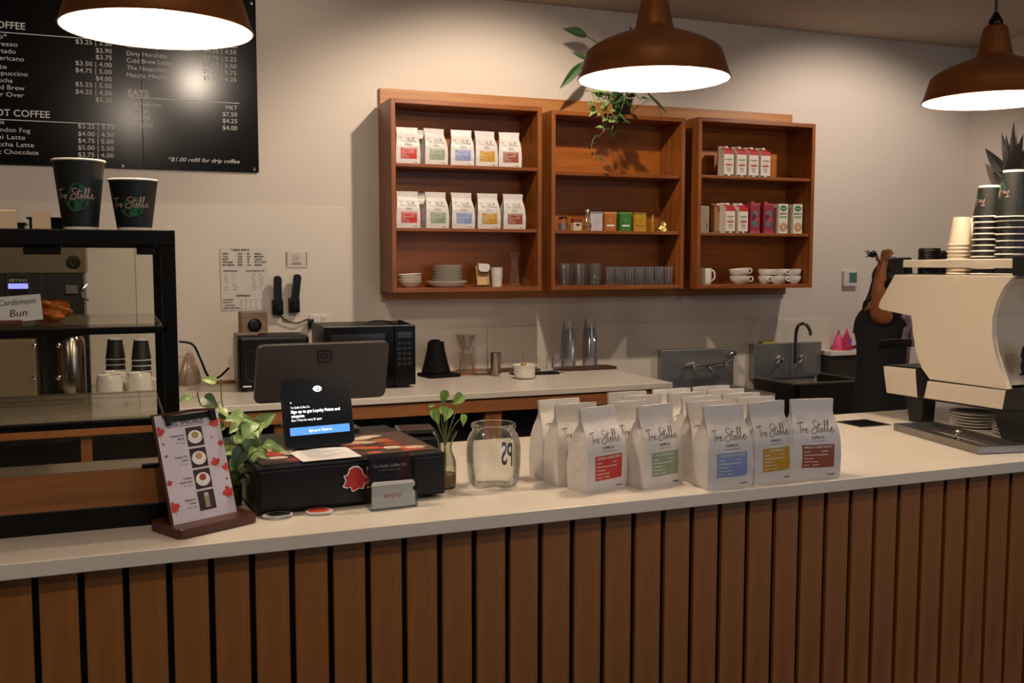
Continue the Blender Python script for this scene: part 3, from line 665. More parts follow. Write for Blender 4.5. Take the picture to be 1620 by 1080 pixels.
g = G(); g.lo((-.055, -.005, .208), (.06, -.0005, .220), BLACK, .001, XB); g.lo((-.055, -.009, .200), (-.045, -.001, .222), BLACK, .002, XB); g.lo((.045, -.009, .200), (.06, -.001, .222), BLACK, .002, XB)
g.tube([(-.06, -.004, .222), (0, -.006, .226), (.062, -.004, .224)], .003, mat('clip_bronze', '5a3a30', .3, .6), X=XB)
g.obj('clip', t, label='black clip along the top edge')

# ------------------------------------------------------------ sticker piles
def pile(px, py, cols, n, label, grp, seed):
    q = on(px, py, TOP); rnd = random.Random(seed); z = TOP
    for i in range(n):
        m = cols[i % len(cols)]; g = G(); k = 9
        pol = [((.027+rnd.uniform(-.003, .003))*math.cos(6.283*j/k), .020*math.sin(6.283*j/k)+rnd.uniform(-.002, .002)) for j in range(k)]
        g.prism([(a*1.08, b*1.1) for a, b in pol], .0012, PRINTW, bev=0); g.blob(pol, m, lambda a, b: (a, b, .0014))
        g.obj('sticker', None, (q.x+rnd.uniform(-.004, .004), q.y+rnd.uniform(-.002, .004), z+.0001), R(rnd.uniform(-20, 20)), label, 'sticker', grp, fix=False); z += .0016
KB = mat('sticker_black', '1c1c22', .4); KR = mat('sticker_orange_red', 'a33a22', .45)
pile(440, 819, (mat('sticker_grey', '6d6d72', .4), KB), 6, 'black and grey sticker in the pile beside the specials stand', 'black and grey stickers', 2)
pile(504, 812, (CR, KR, CR, RED, KR), 5, 'red and cream sticker in the pile before the cash drawer', 'red and cream stickers', 5)

# ------------------------------------------------------------ foliage helpers
LEAF = mat('pothos_leaf', '9ab06a', .4, col2='4f7438', vscale=26); LEAFD = mat('dark_leaf', '3c5a2c', .4, col2='24401f', vscale=10)
LEAFB = mat('bright_leaf', '8aa84a', .4, col2='5f8a35', vscale=14); STEM = mat('green_stem', '6f7d42', .5)
def leafmesh(g, base, d, L, Wd, m, droop=.3, nrm=(0, -.3, 1), heart=True):
    d = Vector(d).normalized(); n = Vector(nrm).normalized(); s = d.cross(n)
    s = s.normalized() if s.length > .05 else d.cross(Vector((0, 1, .2))).normalized(); n = s.cross(d).normalized()
    def f(u, v):
        t = v; w_ = (math.sin(math.pi*min(1, t*.93+.07)**.62)) if heart else math.sin(math.pi*t**.8)
        w_ = max(w_, 0)*Wd/2; x = (u-.5)*2
        p = Vector(base)+d*L*t - n*droop*L*t*t + s*w_*x + n*abs(x)*w_*.35
        return p
    g.sheet(f, 4, 7, m)
def vine(name_g, pts, r, leaves, m, mat_=None, seed=0, L=.04, W=.03):
    rnd = random.Random(seed); g = name_g; P = catmull(pts, 6); g.tube(pts, r, STEM, 6)
    for i in range(leaves):
        p = P[int((i+.6)/leaves*(len(P)-1))]; a = rnd.uniform(0, 6.28); d = Vector((math.cos(a), math.sin(a)*.7-.3, rnd.uniform(-.5, .35)))
        q = p+d*.014; g.tube([p, q], .0008, STEM, 5, False)
        leafmesh(g, q, d, L*rnd.uniform(.75, 1.15), W*rnd.uniform(.8, 1.1), m, rnd.uniform(.1, .5), (rnd.uniform(-.4, .4), -.7, .8))
# pothos in a narrow bottle behind the stand
q = on(392, 800, TOP); bx_, by_ = .228, 2.27
t = thing('potted_pothos', 'trailing variegated pothos in a narrow glass bottle behind the specials stand', 'plant', (bx_, by_, TOP))
G().lathe([(0, .002), (.026, .002), (.028, .01), (.028, .05), (.022, .075), (.014, .095), (.014, .115), (.017, .12)], glass('green_bottle_glass', 'b9c4a4', .15), 24).obj('bottle', t, fix=False)
G().lathe([(0, .004), (.025, .004), (.026, .04), (0, .041)], mat('murky_water', '7a6a4a', .1), 20).obj('water', t)
def loc(px, py, Y): p = at(px, py, Y); return (p.x-bx_, p.y-by_, p.z-TOP)
g = G(); rt = (0, 0, .02); nk = (0, 0, .12)
vine(g, [rt, nk, loc(385, 690, 2.27), loc(360, 655, 2.26), loc(335, 645, 2.25), loc(318, 640, 2.25), loc(312, 620, 2.25)], .0016, 10, LEAF, seed=1, L=.036, W=.028)
vine(g, [rt, nk, loc(380, 700, 2.27), loc(365, 672, 2.26), loc(352, 640, 2.26), loc(350, 615, 2.26), loc(350, 600, 2.26)], .0016, 5, LEAF, seed=2, L=.034, W=.025)
vine(g, [rt, nk, loc(386, 712, 2.25), loc(383, 690, 2.23), loc(388, 665, 2.22), loc(400, 662, 2.2), loc(416, 668, 2.2)], .0016, 11, LEAF, seed=3, L=.044, W=.034)
vine(g, [rt, nk, loc(392, 715, 2.25), loc(400, 700, 2.23), loc(412, 705, 2.2), loc(424, 715, 2.19)], .0014, 9, LEAF, seed=4, L=.034, W=.026)
vine(g, [rt, nk, loc(388, 730, 2.25), loc(378, 715, 2.22), loc(370, 700, 2.21), loc(366, 684, 2.2)], .0014, 9, LEAF, seed=5, L=.042, W=.034)
vine(g, [rt, nk, loc(393, 745, 2.25), loc(398, 752, 2.22), loc(392, 765, 2.21)], .0012, 5, LEAF, seed=6, L=.026, W=.02)
g.obj('foliage', t, fix=False)
g = G(); 
for px, py, dd, L in ((322, 628, (.3, -.3, -.2), .040), (397, 690, (-.1, -.3, -1), .048), (384, 708, (-.5, -.4, -1), .05), (408, 672, (1, -.2, .7), .045), (345, 645, (-.6, -.4, .2), .034), (376, 665, (.7, -.4, .0), .04)): leafmesh(g, loc(px, py, 2.2), dd, L, L*.75, LEAFD if px == 322 or px == 384 else LEAF, .2, (0, -1, .5))
g.obj('large_leaves', t, fix=False)

# ------------------------------------------------------------ vase with cutting, tip jar
q = on(703, 776, TOP); vx, vy = q.x+.012, q.y+.03
t = thing('bud_vase', 'hourglass glass vase with green cuttings between the cash drawer and the tip jar', 'vase', (vx, vy, TOP))
pr = [(0, .003), (.020, .003), (.024, .0), (.027, .012), (.027, .035), (.0265, .06), (.024, .072), (.0165, .09), (.0155, .098), (.019, .115), (.030, .136)]
G().lathe(pr, glass('vase_glass', 'e6e8e0', .16), 32).obj('glass', t, fix=False)
G().lathe([(0, .004), (.023, .004), (.0255, .012), (.0255, .035), (0, .036)], mat('amber_water', '8a6a48', .1), 24).obj('water', t)
def loc2(px, py, dy=0): p = at(px, py, vy+dy); return Vector((p.x-vx, p.y-vy, p.z-TOP))
g = G()
for px, py, dd, L, W_ in ((703, 617, (-.1, 0, -.9), .036, .024), (732, 624, (-.6, -.1, -.5), .036, .028), (710, 645, (-.5, -.5, -1), .036, .026), (683, 648, (.5, -.3, -1), .040, .026), (733, 655, (-.1, -.4, -1), .030, .018), (695, 645, (.9, -.4, -.8), .034, .018), (678, 642, (.6, -.2, .1), .016, .010)):
    b = loc2(px, py, -.005); g.tube([(0, 0, .03), (0, 0, .1), tuple(b*.6+Vector((0, 0, .05))), tuple(b+Vector(dd).normalized()*L*.3)], .0011, STEM, 6)
    leafmesh(g, b, dd, L, W_, LEAFB, .15, (.1, -1, .5))
g.obj('cuttings', t, label='bright green leaves on thin stems', fix=False)
jx, jy = .846, 2.236
t = thing('tip_jar', 'large empty clear glass jar with tips lettering', 'jar', (jx, jy, TOP))
pr = [(0, .006), (.045, .003), (.052, .002), (.059, .008), (.0635, .03), (.066, .06), (.0665, .09), (.064, .115), (.057, .130), (.052, .136), (.052, .142), (.055, .145), (.055, .152), (.052, .1545), (.0495, .152), (.0495, .137), (.0545, .129), (.0615, .114), (.064, .09), (.0635, .06), (.061, .03), (.056, .011), (.05, .008), (0, .009)]
G().lathe(pr, CLEAR, 48).obj('glass', t, fix=False)
vd = math.atan2(-jy, -jx); 
g = G()
def cyl(a, b):                            # text on the outside of the far right wall
    th = R(30)+a/.0668; return (.0668*math.cos(th), .0668*math.sin(th), b)
g.text('TIPS', -.006, .040, .080, INK, cyl, 'c', width=.064, bold=.02)
g.obj('lettering', t, label='black hand-painted tips lettering', fix=False)
g = G(); g.rect(-.018, .105, .012, .128, mat('red_sticker_translucent', 'a04a40', .4), lambda a, b: (lambda th, rr: (rr*math.cos(th), rr*math.sin(th), b))(R(18)+a/.066, .0668-.010*max(0, (b-.115)/.013)), 6, 3); g.obj('red_mark', t, fix=False)
# ------------------------------------------------------------ pastry display case
CFY, CBY = 2.165, 2.63
cxr = at(283, 600, CFY).x; CZ = at(280, 364, CFY).z
FR = mat('case_frame_black', '090807', .4, spec=.2); PG = glass('case_glass', 'fcfcfa', .12)
SG = glass('shelf_glass', 'f4f2ee', .35, .03)
CWD = wood('case_wood', '96602c', '744519', 'x', .6, .5)
DX0 = -.62
t = thing('pastry_case', 'black-framed glass pastry display case at the left end of the front bar', 'display case', (0, CFY, TOP))
cz = CZ-TOP; D = CBY-CFY
for x in (DX0, cxr-.028):
    G().lo((x, 0, 0), (x+.028, .026, cz), FR, .002).obj('post', t); G().lo((x, D-.02, 0), (x+.028, D, cz), FR, .002).obj('post', t)
g = G(); g.lo((DX0, -.003, cz-.032), (cxr, .03, cz), FR, .002); g.lo((DX0, D-.03, cz-.032), (cxr, D, cz), FR, .002); g.lo((cxr-.026, .028, cz-.03), (cxr, D-.028, cz-.001), FR, .002); g.lo((DX0, .028, cz-.006), (cxr-.024, D-.028, cz-.001), FR)
g.obj('top_frame', t)
G().lo((DX0, -.002, 0), (cxr-.02, D, .046), FR, .002).obj('base', t)
zt = at(262, 738, CFY).z-TOP; zb = at(265, 800, CFY).z-TOP
G().lo((DX0+.026, -.0, zb), (cxr-.026, .012, zt), CWD, .001).obj('front_panel', t, label='stained wood front panel')
G().lo((DX0+.026, .014, .046), (cxr-.026, D-.02, .058), mat('cream_deck', 'd2c3ae', .4)).obj('deck', t, label='cream laminate deck')
sz1 = at(250, 516, CFY).z-TOP; sz2 = at(250, 661, CFY).z-TOP
for z in (sz1, sz2):
    s = G().lo((DX0+.02, .0, z-.014), (cxr-.02, .014, z+.0), FR, .001).obj('shelf_bar', t); G().lo((DX0+.02, D-.014, z-.012), (cxr-.02, D-.002, z), FR, .001).obj('shelf_bar', t)
    G().lo((DX0+.028, .014, z), (cxr-.03, D-.03, z+.006), SG).obj('glass_shelf', s, label='clear glass shelf')
G().lo((DX0+.026, .004, zt), (cxr-.026, .007, cz-.03), PG).obj('front_glass', t)
G().lo((cxr-.012, .026, .05), (cxr-.009, D-.02, cz-.03), PG).obj('side_glass', t)
xs_ = at(70, 500, CBY).x
G().lo((DX0+.026, D-.012, .05), (xs_+.002, D-.009, cz-.03), PG).obj('sliding_door', t); G().lo((xs_-.004, D-.006, .05), (cxr-.026, D-.003, cz-.03), PG).obj('sliding_door', t)
g = G()
for px in (66, 231): q = at(px, 388, CFY); g.lo((q.x-(.034 if px < 100 else .018), .006, cz-.05), (q.x+(.034 if px < 100 else .018), .03, cz-.03), FR, .002)
q = at(239, 737, CFY); g.lo((q.x-.018, .0, zt-.002), (q.x+.018, .014, zt+.007), FR, .001); g.obj('glass_clips', t)
q = at(116, 415, CBY)
g = G(); g.blob([(.017*math.cos(6.283*k/24), .017*math.sin(6.283*k/24)) for k in range(24)], mat('round_sticker_pale', 'a89c78', .5)); g.blob([(.0155*math.cos(6.283*k/24), -.004+.012*math.sin(6.283*k/24)) for k in range(24)], mat('round_sticker_olive', '6c6236', .5), lambda a, b: (a, -.0005, b)); g.ribbon([(-.007, .008), (0, -.009), (.007, .008)], .003, mat('round_sticker_pale'), lambda a, b: (a, -.001, b))
g.obj('round_sticker', t, (q.x, D-.013, q.z-TOP), label='round olive and cream sticker', fix=False)
# card and bun on the upper shelf
q0 = at(-22, 513, 2.12); SZ = TOP+sz1+.006
t = thing('pastry_sign', 'white handwritten cardamom bun sign on the upper shelf of the pastry case', 'sign', (at(17, 515, 2.24).x, 2.24, SZ), R(2))
G().lo((-.045, -.012, 0), (.022, .012, .009), mat('sign_foot_red', '5a2420', .5), .002).obj('foot', t)
g = G(); X = Matrix.Translation((-.012, 0, .004)) @ Matrix.Rotation(R(-4), 4, 'Y'); g.lo((-.075, -.001, 0), (.072, .001, .052), PAPER, 0, X)
g.text('Cardamom', -.006, .034, .017, INK, lambda a, b: (a, -.0016, b), width=.068, shear=.2, X=X); g.text('Bun', .012, .010, .021, INK, lambda a, b: (a, -.0016, b), width=.032, shear=.15, bold=.0, X=X)
g.obj('card', t, label='white card with black handwriting', fix=False)
BUN = mat('bun_crust', 'c46a1c', .35, col2='8a3c0e', vscale=22, bump=.4, bscale=30)
q = at(80, 512, 2.32)
t = thing('cardamom_bun', 'golden orange cardamom bun on the upper case shelf behind the handwritten sign', 'bun', (q.x, 2.32, SZ))
def bunf(u, v):
    a = u*6.2832; b = v*math.pi; n = 1+.16*math.sin(3*a+5*b)+.12*noise.noise(Vector((math.cos(a)*3, math.sin(a)*3, b*2)))
    return (.040*n*math.sin(b)*math.cos(a), .036*n*math.sin(b)*math.sin(a), .021-.021*math.cos(b)*(1+.12*math.sin(4*a)))
G().sheet(bunf, 28, 16, BUN).obj('dough', t)
g = G()
for k in range(4): g.tube([(.034*math.cos(k*1.1+u*2.2), .030*math.sin(k*1.1+u*2.2), .026+.014*math.sin(u*3.1)) for u in (0, .3, .6, 1)], .007, BUN, 8)
g.obj('twist', t)
# things on top of the case
CUPB = mat('cup_print_black', '0b1410', .5, col2='060a0c', vscale=3); GAL = mat('cup_green_nebula', '2f7a4c', .5, col2='0f3020', vscale=9); PNK = mat('cup_script_pink', 'b08a86', .5); RIM = mat('paper_cup_white', 'e2d8ce', .5)
def cup_dims(h, rt, rb): return lambda z: rb+(rt-rb)*z/h
def papercup(h, rt, rb, logo=True, name='paper_cup', cat='cup'):
    def f():
        t = thing(name, None, cat); r = cup_dims(h, rt, rb)
        G().lathe([(0, .006), (rb-.002, .006), (rb-.001, 0), (rb, 0), (r(.007), .007)], RIM, 40).lathe([(r(.007), .007), (rt, h-.002)], CUPB, 40).lathe([(rt, h-.002), (rt-.003, h-.004), (rb-.003, .01)], RIM, 40).obj('cup_wall', t, sharp=30)
        G().lathe([(rt+.0028*math.cos(R(a)), h-.0022+.0024*math.sin(R(a))) for a in range(0, 361, 45)], RIM, 40).obj('rim', t, label='rolled white rim')
        if logo:
            g = G(); face = R(-105)
            def fn(e): return lambda a, b: ((r(b)+e)*math.cos(face+a/r(b)), (r(b)+e)*math.sin(face+a/r(b)), b)
            for cx, cy, rx, ry in ((.006, h*.42, .024, h*.14), (.01, h*.52, .018, h*.14), (.002, h*.36, .014, h*.10)):
                g.blob([(cx+rx*math.cos(6.283*k/14), cy+ry*math.sin(6.283*k/14)) for k in range(14)], GAL, fn(.0006+.0002*cx/.002*.1))
            script(g, -.036, h*.42, .080, PNK, fn(.0016), .020)
            rnd = random.Random(3)
            for _ in range(40):
                a, b = rnd.uniform(-.07, .07), rnd.uniform(.015, h-.012); s = rnd.choice((.0005, .0007, .001)); g.rect(a-s/2, b-s/2, a+s/2, b+s/2, PNK, fn(.0013))
            g.obj('logo_print', t, label='pink script over a green nebula', fix=False)
        return t
    return Maker(f)
bigcup = papercup(.145, .0505, .034); smallcup = papercup(.108, .049, .034)
q = at(128, 364, 2.27); bigcup((q.x, 2.27, CZ), label='tall black printed paper cup standing on top of the pastry case')
q = at(213, 364, 2.27); smallcup((q.x, 2.27, CZ), label='short black printed paper cup at the right end of the pastry case top')
TENT = mat('cream_price_card', 'd8b994', .6)
for i, (px, lab) in enumerate(((12, 'cream folded card on the pastry case top at the left edge of the picture'), (66, 'cream folded card on the pastry case top beside the tall paper cup'))):
    q = at(px, 364, 2.22); g = G(); g.lo((-.0165, -.004, 0), (.0165, -.0025, .037), TENT); g.sheet(lambda u, v: (-.0165+.033*u, -.003+.016*v, .037+.002*math.sin(v*3.14)-.037*v**3), 2, 8, TENT)
    g.obj('folded_card', None, (q.x, 2.22, CZ), R(-3), lab, 'card')
for i, (px, w_, h_, lab) in enumerate(((28, .03, .016, 'low black tray on the pastry case top between the two cream cards'), (82, .085, .028, 'black plastic box with a lipped rim on the case top beside the tall cup'))):
    q = at(px, 364, 2.45); g = G(); g.lo((-w_/2, -.04, 0), (w_/2, .04, h_), BLACK, .003); g.lo((-w_/2-.005, -.044, h_), (w_/2+.004, .044, h_+.004), BLACK, .0015)
    g.obj('black_box', None, (q.x, 2.45, CZ), 0, lab, 'box')

# ------------------------------------------------------------ coffee brewer behind the case
BRX0, BRX1, BRY = -.62, at(138, 500, 4.85).x, 4.85
DKS = mat('dark_brewer_steel', '3a3128', .35, .7); BRB = mat('brewer_black', '100e0d', .35); TANP = mat('brewer_tan_panel', '8c7a60', .35, .3)
t = thing('coffee_brewer', 'large black and steel batch coffee brewer on the back counter behind the pastry case', 'coffee brewer', (0, BRY, BACK))
ztop = at(60, 385, BRY).z-BACK; zm = at(60, 433, BRY).z-BACK; zl = at(60, 525, BRY).z-BACK
G().lo((BRX0, 0, zm), (BRX1, .42, ztop+.03), mat('brewer_top_steel', '756750', .35, .6), .006).obj('hopper_housing', t, label='steel top housing')
G().lo((BRX0, .005, zl), (BRX1-.01, .42, zm), BRB, .004).obj('brew_head', t)
G().lo((BRX0, .26, 0), (BRX1, .42, zl), BRB, .004).obj('rear_column', t); G().lo((BRX0, .0, 0), (BRX1-.02, .26, .03), BRB, .004).obj('base', t)
a = at(9, 433, BRY); b = at(50, 472, BRY)
cp = G().lo((a.x, -.014, b.z-BACK-.03), (b.x, .004, a.z-BACK), mat('panel_bezel', '3c3a3c', .3, .5), .003).obj('control_panel', t)
G().lo((a.x+.012, -.016, b.z-BACK-.022), (b.x-.012, -.013, a.z-BACK-.01), BLACK).obj('keypad', cp)
g = G(); g.rect((a.x+b.x)/2-.04, a.z-BACK-.065, (a.x+b.x)/2+.038, a.z-BACK-.042, mat('blue_display', '8c92ff', .4, emit=1.1), lambda u, v: (u, -.0168, v)); g.obj('display', cp, label='lit blue display', fix=False)
g = G(); g.text('FETCO', (a.x+b.x)/2, a.z-BACK-.034, .016, PRINTW, lambda u, v: (u, -.0168, v), 'c', width=.068); g.obj('brand_lettering', cp, fix=False)
for x in (.32, .68): G().lathe([(0, 0), (.012, 0), (.012, .006), (0, .006)], mat('button_white', 'b8b0a8', .4), 16, X=Matrix.Rotation(R(90), 4, 'X')).obj('button', cp, (a.x+(b.x-a.x)*x, -.015, b.z-BACK-.008))
for px in (-20, 36): q = at(px, 600, BRY); G().lo((q.x-.10, .02, .03), (q.x+.055, .24, zl-.03), TANP if px == 36 else STEEL, .01).obj('thermal_server', t)
q = at(111, 560, BRY); G().lathe([(0, .03), (.058, .03), (.06, .04), (.06, zl-.05), (.05, zl-.03), (0, zl-.028)], mat('polished_steel', 'a89c90', .2, 1), 40).obj('steel_urn', t, (q.x, .10, 0))
for px, py in ((54, 547), (92, 547), (54, 598), (92, 598)):
    q = at(px, py, BRY); G().lathe([(0, .02), (.010, .016), (.013, 0)], CHROME, 16, X=Matrix.Rotation(R(90), 4, 'X')).obj('knob', t, (q.x, .03, q.z-BACK))
q = at(115, 458, BRY); G().lo((q.x-.03, -.02, q.z-BACK-.02), (q.x+.02, .01, q.z-BACK+.02), STEEL, .003).obj('latch', t)
q = at(138, 462, BRY); g = G(); g.tube([(q.x, -.02, q.z-BACK+.035), (q.x-.02, -.03, q.z-BACK+.01), (q.x-.018, -.03, q.z-BACK-.02), (q.x+.005, -.02, q.z-BACK-.035)], .005, CHROME); g.obj('handle', t)
# cup stacks and mugs on the back counter behind the case
blackcup = papercup(.100, .0445, .031, True); plainblack = papercup(.100, .0445, .031, False)
def stack_down(mk, x, y, z, n, dz, h, labf, grp, topmk=None, xs=.002, seed=1):
    """nested cups standing rim down"""
    rnd = random.Random(seed)
    for i in range(n):
        m = topmk if (topmk and i == n-1) else mk
        m((x+rnd.uniform(-xs, xs)*.5, y, z+h+i*dz), label=labf(i, n), group=grp, rot=(math.pi, 0, R(40)))
ORD = ['lowest', 'second', 'third', 'fourth', 'fifth', 'sixth', 'seventh', 'eighth', 'ninth', 'tenth', 'eleventh', 'twelfth', 'thirteenth']
for px, py, lab, n in ((184, 612, 'left', 8), (225, 616, 'right', 8)):
    q = on(px, py, BACK); y = 5.02 if px < 200 else 4.93; x = at(px, py, y).x
    stack_down(plainblack, x, y, BACK, n, .026, .100, lambda i, n: f'{ORD[i]} cup up in the {lab} black stack behind the case mugs', 'black cups nested on the back counter', blackcup if px > 200 else None, seed=px)
def mug(h=.105, r=.042):
    def f():
        t = thing('mug', None, 'mug')
        G().lathe([(0, .006), (r*.82, .004), (r*.86, 0), (r*.9, .002), (r, .02), (r, h-.002), (r-.002, h), (r-.004, h-.002), (r-.005, .02), (r*.8, .01), (0, .01)], WHITE, 36).obj('body', t)
        G().tube([(r-.002, 0, h*.82), (r+.018, 0, h*.85), (r+.031, 0, h*.62), (r+.026, 0, h*.34), (r-.001, 0, h*.2)], .006, WHITE, 10).obj('handle', t)
        return t
    return Maker(f)
MUG = mug()
for px, py, y, lab in ((174, 628, 4.72, 'upturned white mug at the left of three behind the pastry case'), (182, 622, 4.86, 'upturned white mug half hidden behind the left one behind the case'), (221, 622, 4.76, 'upturned white mug at the right of three behind the pastry case')):
    q = at(px, py, y); MUG((q.x, y, BACK+.142), label=lab, group='upturned mugs behind the pastry case', rot=(math.pi, 0, R(25)), scale=(1.3, 1.3, 1.35))

# ------------------------------------------------------------ back counter equipment
q = on(300, 606, BACK)
t = thing('plastic_bag', 'clear plastic bag with a folded top on the back counter right of the pastry case', 'bag', (q.x-.01, q.y-.05, BACK))
PB = glass('cloudy_plastic', 'eadfd0', .14, .15, .25, 'cbb9a4')
def pbf(u, v):
    a = u*6.2832; r_ = .055*(1-.75*v**1.6)*(1+.16*math.sin(3*a+4*v)+.1*math.sin(7*a+v*9)); return (r_*math.cos(a)+.01*v, r_*.8*math.sin(a), .165*v)
G().sheet(pbf, 36, 14, PB).obj('film', t, fix=False); G().lo((-.012, -.02, .0), (.028, .02, .07), PAPER, .01).obj('contents', t)
g = G().tube([at(283, 540, 5.3), at(305, 545, 5.3), at(318, 570, 5.3), at(330, 596, 5.25), at(345, 597, 5.2), at(362, 582, 5.15)], .006, BLACK)
g.obj('hanging_cable', label='thick black cable looping down the wall left of the toaster', cat='cable')
a = on(322, 600, BACK); G().lo((a.x, 5.38, BACK), (a.x+.20, 5.40, BACK+.016), mat('pine_strip', 'a0602f', .5), .002).obj('wood_strip', label='thin orange wood strip on the back counter behind the black cable', cat='strip')
# toaster oven
y0 = 4.98; a = at(376, 533, y0); b = at(480, 606, y0)
t = thing('toaster_oven', 'black toaster oven on the back counter behind the register screen', 'toaster', (a.x-.0, y0, BACK), R(-2))
tw = .345; th = a.z-BACK
TB = mat('toaster_black', '0c0b0a', .35, spec=.25); TBS = mat('toaster_side_bronze', '4a4238', .35, .5)
G().lo((0, 0, .016), (tw, .26, th), TB, .016).obj('body', t); G().lo((-.002, .03, .02), (.004, .24, th-.02), TBS, .002).obj('side_panel', t)
g = G()
for x in (.03, tw-.03):
    for y in (.03, .23): g.lo((x-.012, y-.012, 0), (x+.012, y+.012, .017), BLACK)
g.obj('feet', t)
g = G(); rr_ = rrect(.17, .15, .03, 5, .12, .13); g.tube([(p[0], -.002, p[1]) for p in rr_]+[(rr_[0][0], -.002, rr_[0][1])], .0015, STEEL, 6, False); g.obj('door_outline', t, label='thin chrome door outline')
G().lo((.02, -.003, .025), (.06, .001, .032), PRINTW).obj('badge', t)
q = at(404, 531, 5.10)
t = thing('wooden_speaker', 'square light wooden speaker box with a black round cone on the toaster', 'speaker', (q.x, 5.12, BACK+th+.001), R(3))
GW = wood('grey_wood', '8f7458', '6a5240', 'x', 2, .5)
G().lo((-.066, 0, 0), (.066, .09, .112), GW, .004).obj('cabinet', t); G().lathe([(0, .002), (.02, .004), (.03, .0), (.034, .006), (.034, 0)], BLACK, 32, X=Matrix.Translation((0, 0, .045)) @ Matrix.Rotation(R(90), 4, 'X')).obj('cone', t)
q = at(400, 534, 5.03)
g = G(); g.lo((-.055, 0, 0), (.055, .08, .014), mat('router_grey', '77685a', .4), .004); g.obj('router', None, (q.x-.03, 5.02, BACK+th+.0005), 0, 'flat grey box in front of the wooden speaker on the toaster', 'box')
# microwave
y0 = 4.86; a = at(512, 516, y0); b = at(657, 598, y0)
t = thing('microwave', 'black microwave on the back counter behind the register screen', 'microwave', (a.x, y0, BACK), R(-1)); mw = b.x-a.x; mh = at(585, 515, y0).z-BACK
G().lo((0, .012, .014), (mw, .36, mh), mat('microwave_shell', '0e0d0d', .4, spec=.2), .006).obj('shell', t)
G().lo((0, 0, .016), (mw*.76, .012, mh-.004), mat('microwave_door', '090909', .2, spec=.15), .003).obj('door', t)
G().lo((.035, -.001, .05), (mw*.66, .001, mh-.04), mat('microwave_window', '191716', .12)).obj('window', t)
cp = G().lo((mw*.765, 0, .016), (mw, .012, mh-.004), mat('microwave_panel', '0b0b0b', .3, spec=.15), .002).obj('control_panel', t)
g = G(); g.rect(mw*.80, mh-.065, mw*.96, mh-.035, mat('dim_display', '1d2422', .2), lambda u, v: (u, -.0008, v))
for r_ in range(5):
    for c_ in range(3): g.rect(mw*(.80+.055*c_), mh-.10-.026*r_, mw*(.84+.055*c_), mh-.085-.026*r_, mat('keypad_grey', '191919', .4), lambda u, v: (u, -.0008, v))
g.obj('keypad', cp, fix=False); G().lo((.0, -.002, mh-.006), (mw, .02, mh-.0005), STEEL, .002).obj('top_trim', t)
g = G()
for x in (.04, mw-.04):
    for y in (.05, .3): g.lo((x-.015, y-.015, 0), (x+.015, y+.015, .015), BLACK)
g.obj('feet', t)
z = BACK+mh+.005
g = G().tube([at(575, 514, 5.0), at(590, 508, 5.0), at(610, 508, 5.0), at(622, 512, 5.0)], .004, BLACK); g.obj('cord', label='short black cord lying on the microwave top, left piece', cat='cord')
g = G().tube([at(625, 512, 5.0), at(632, 508, 5.0), at(640, 511, 4.97), at(648, 514, 4.95)], .008, BLACK); g.obj('plug', label='black plug lying on the right end of the microwave top', cat='plug')
# kettle-like grinder
q = on(684, 592, BACK); t = thing('gooseneck_kettle', 'matte black conical kettle on its base between the microwave and the glass dripper', 'kettle', (q.x-.01, q.y-.10, BACK), R(10))
G().lathe([(0, .02), (.078, .02), (.08, .026), (.078, .04), (.070, .065), (.052, .14), (.047, .165), (.046, .19), (.044, .194), (0, .196)], MATTE, 40).obj('body', t)
G().lo((-.08, -.09, 0), (.11, .08, .019), MATTE, .006).obj('base', t); G().lathe([(0, .194), (.022, .195), (.022, .205), (0, .207)], MATTE, 24).obj('lid_knob', t)
G().lathe([(0, .19), (.008, .19), (.008, .204), (0, .206)], MATTE, 12, (-.034, -.008, 0)).obj('spout_tip', t)
# dripper and carafe on a tray
TRAY = wood('tray_wood', '8a4e28', '6a3618', 'x', 2, .4)
q = on(738, 589, BACK); cxd, cyd = q.x+.0, q.y-.04
t = thing('serving_tray', 'flat reddish wood tray under the glass dripper', 'tray', (cxd, cyd, BACK), R(-3)); G().prism(rrect(.235, .19, .02), .008, TRAY, None, .002).obj('base', t)
g = G(); p = rrect(.23, .185, .02, 5); g.tube([(a, b, .010) for a, b in p+[p[0]]], .004, TRAY, 8, False); g.obj('rim', t)
t = thing('pour_over_carafe', 'ribbed clear glass coffee server on the reddish tray', 'carafe', (cxd-.012, cyd+.01, BACK+.0085))
G().lathe([(0, .003), (.036, .003), (.042, 0), (.044, .01), (.040, .05), (.031, .085), (.030, .098), (.033, .106)], glass('carafe_glass', 'f8f4f0', .2, .08, .06, 'd8d0c8'), 40).obj('glass', t, fix=False)
g = G()
for k in range(8): a_ = 6.283*k/8; g.lathe([(0, -.003), (.0028, 0), (0, .003)], CHROME, 8, (.043*math.cos(a_), .043*math.sin(a_), .012)); 
for z_ in (.03, .05, .07):
    g.tube([((.0435-.12*max(0, z_-.02)*1.0)*math.cos(6.283*k/24), (.0435-.12*max(0, z_-.02))*math.sin(6.283*k/24), z_) for k in range(25)], .0012, glass('carafe_glass'), 6, False)
g.obj('ribs', t)
t = thing('glass_dripper', 'clear ribbed cone dripper standing on the glass coffee server', 'dripper', (cxd-.012, cyd+.01, BACK+.115))
RB = glass('dripper_glass', 'fbf6f4', .3, .08, .10, 'cfc4c4')
G().lathe([(.012, .0), (.014, .02), (.026, .04), (.040, .075), (.058, .102), (.060, .106), (.057, .104), (.038, .076), (.024, .042), (.011, .02)], RB, 40).obj('cone', t, fix=False)
G().lathe([(0.012, .001), (.045, .003), (.047, .006), (.012, .006)], RB, 40).obj('flange', t)
g = G()
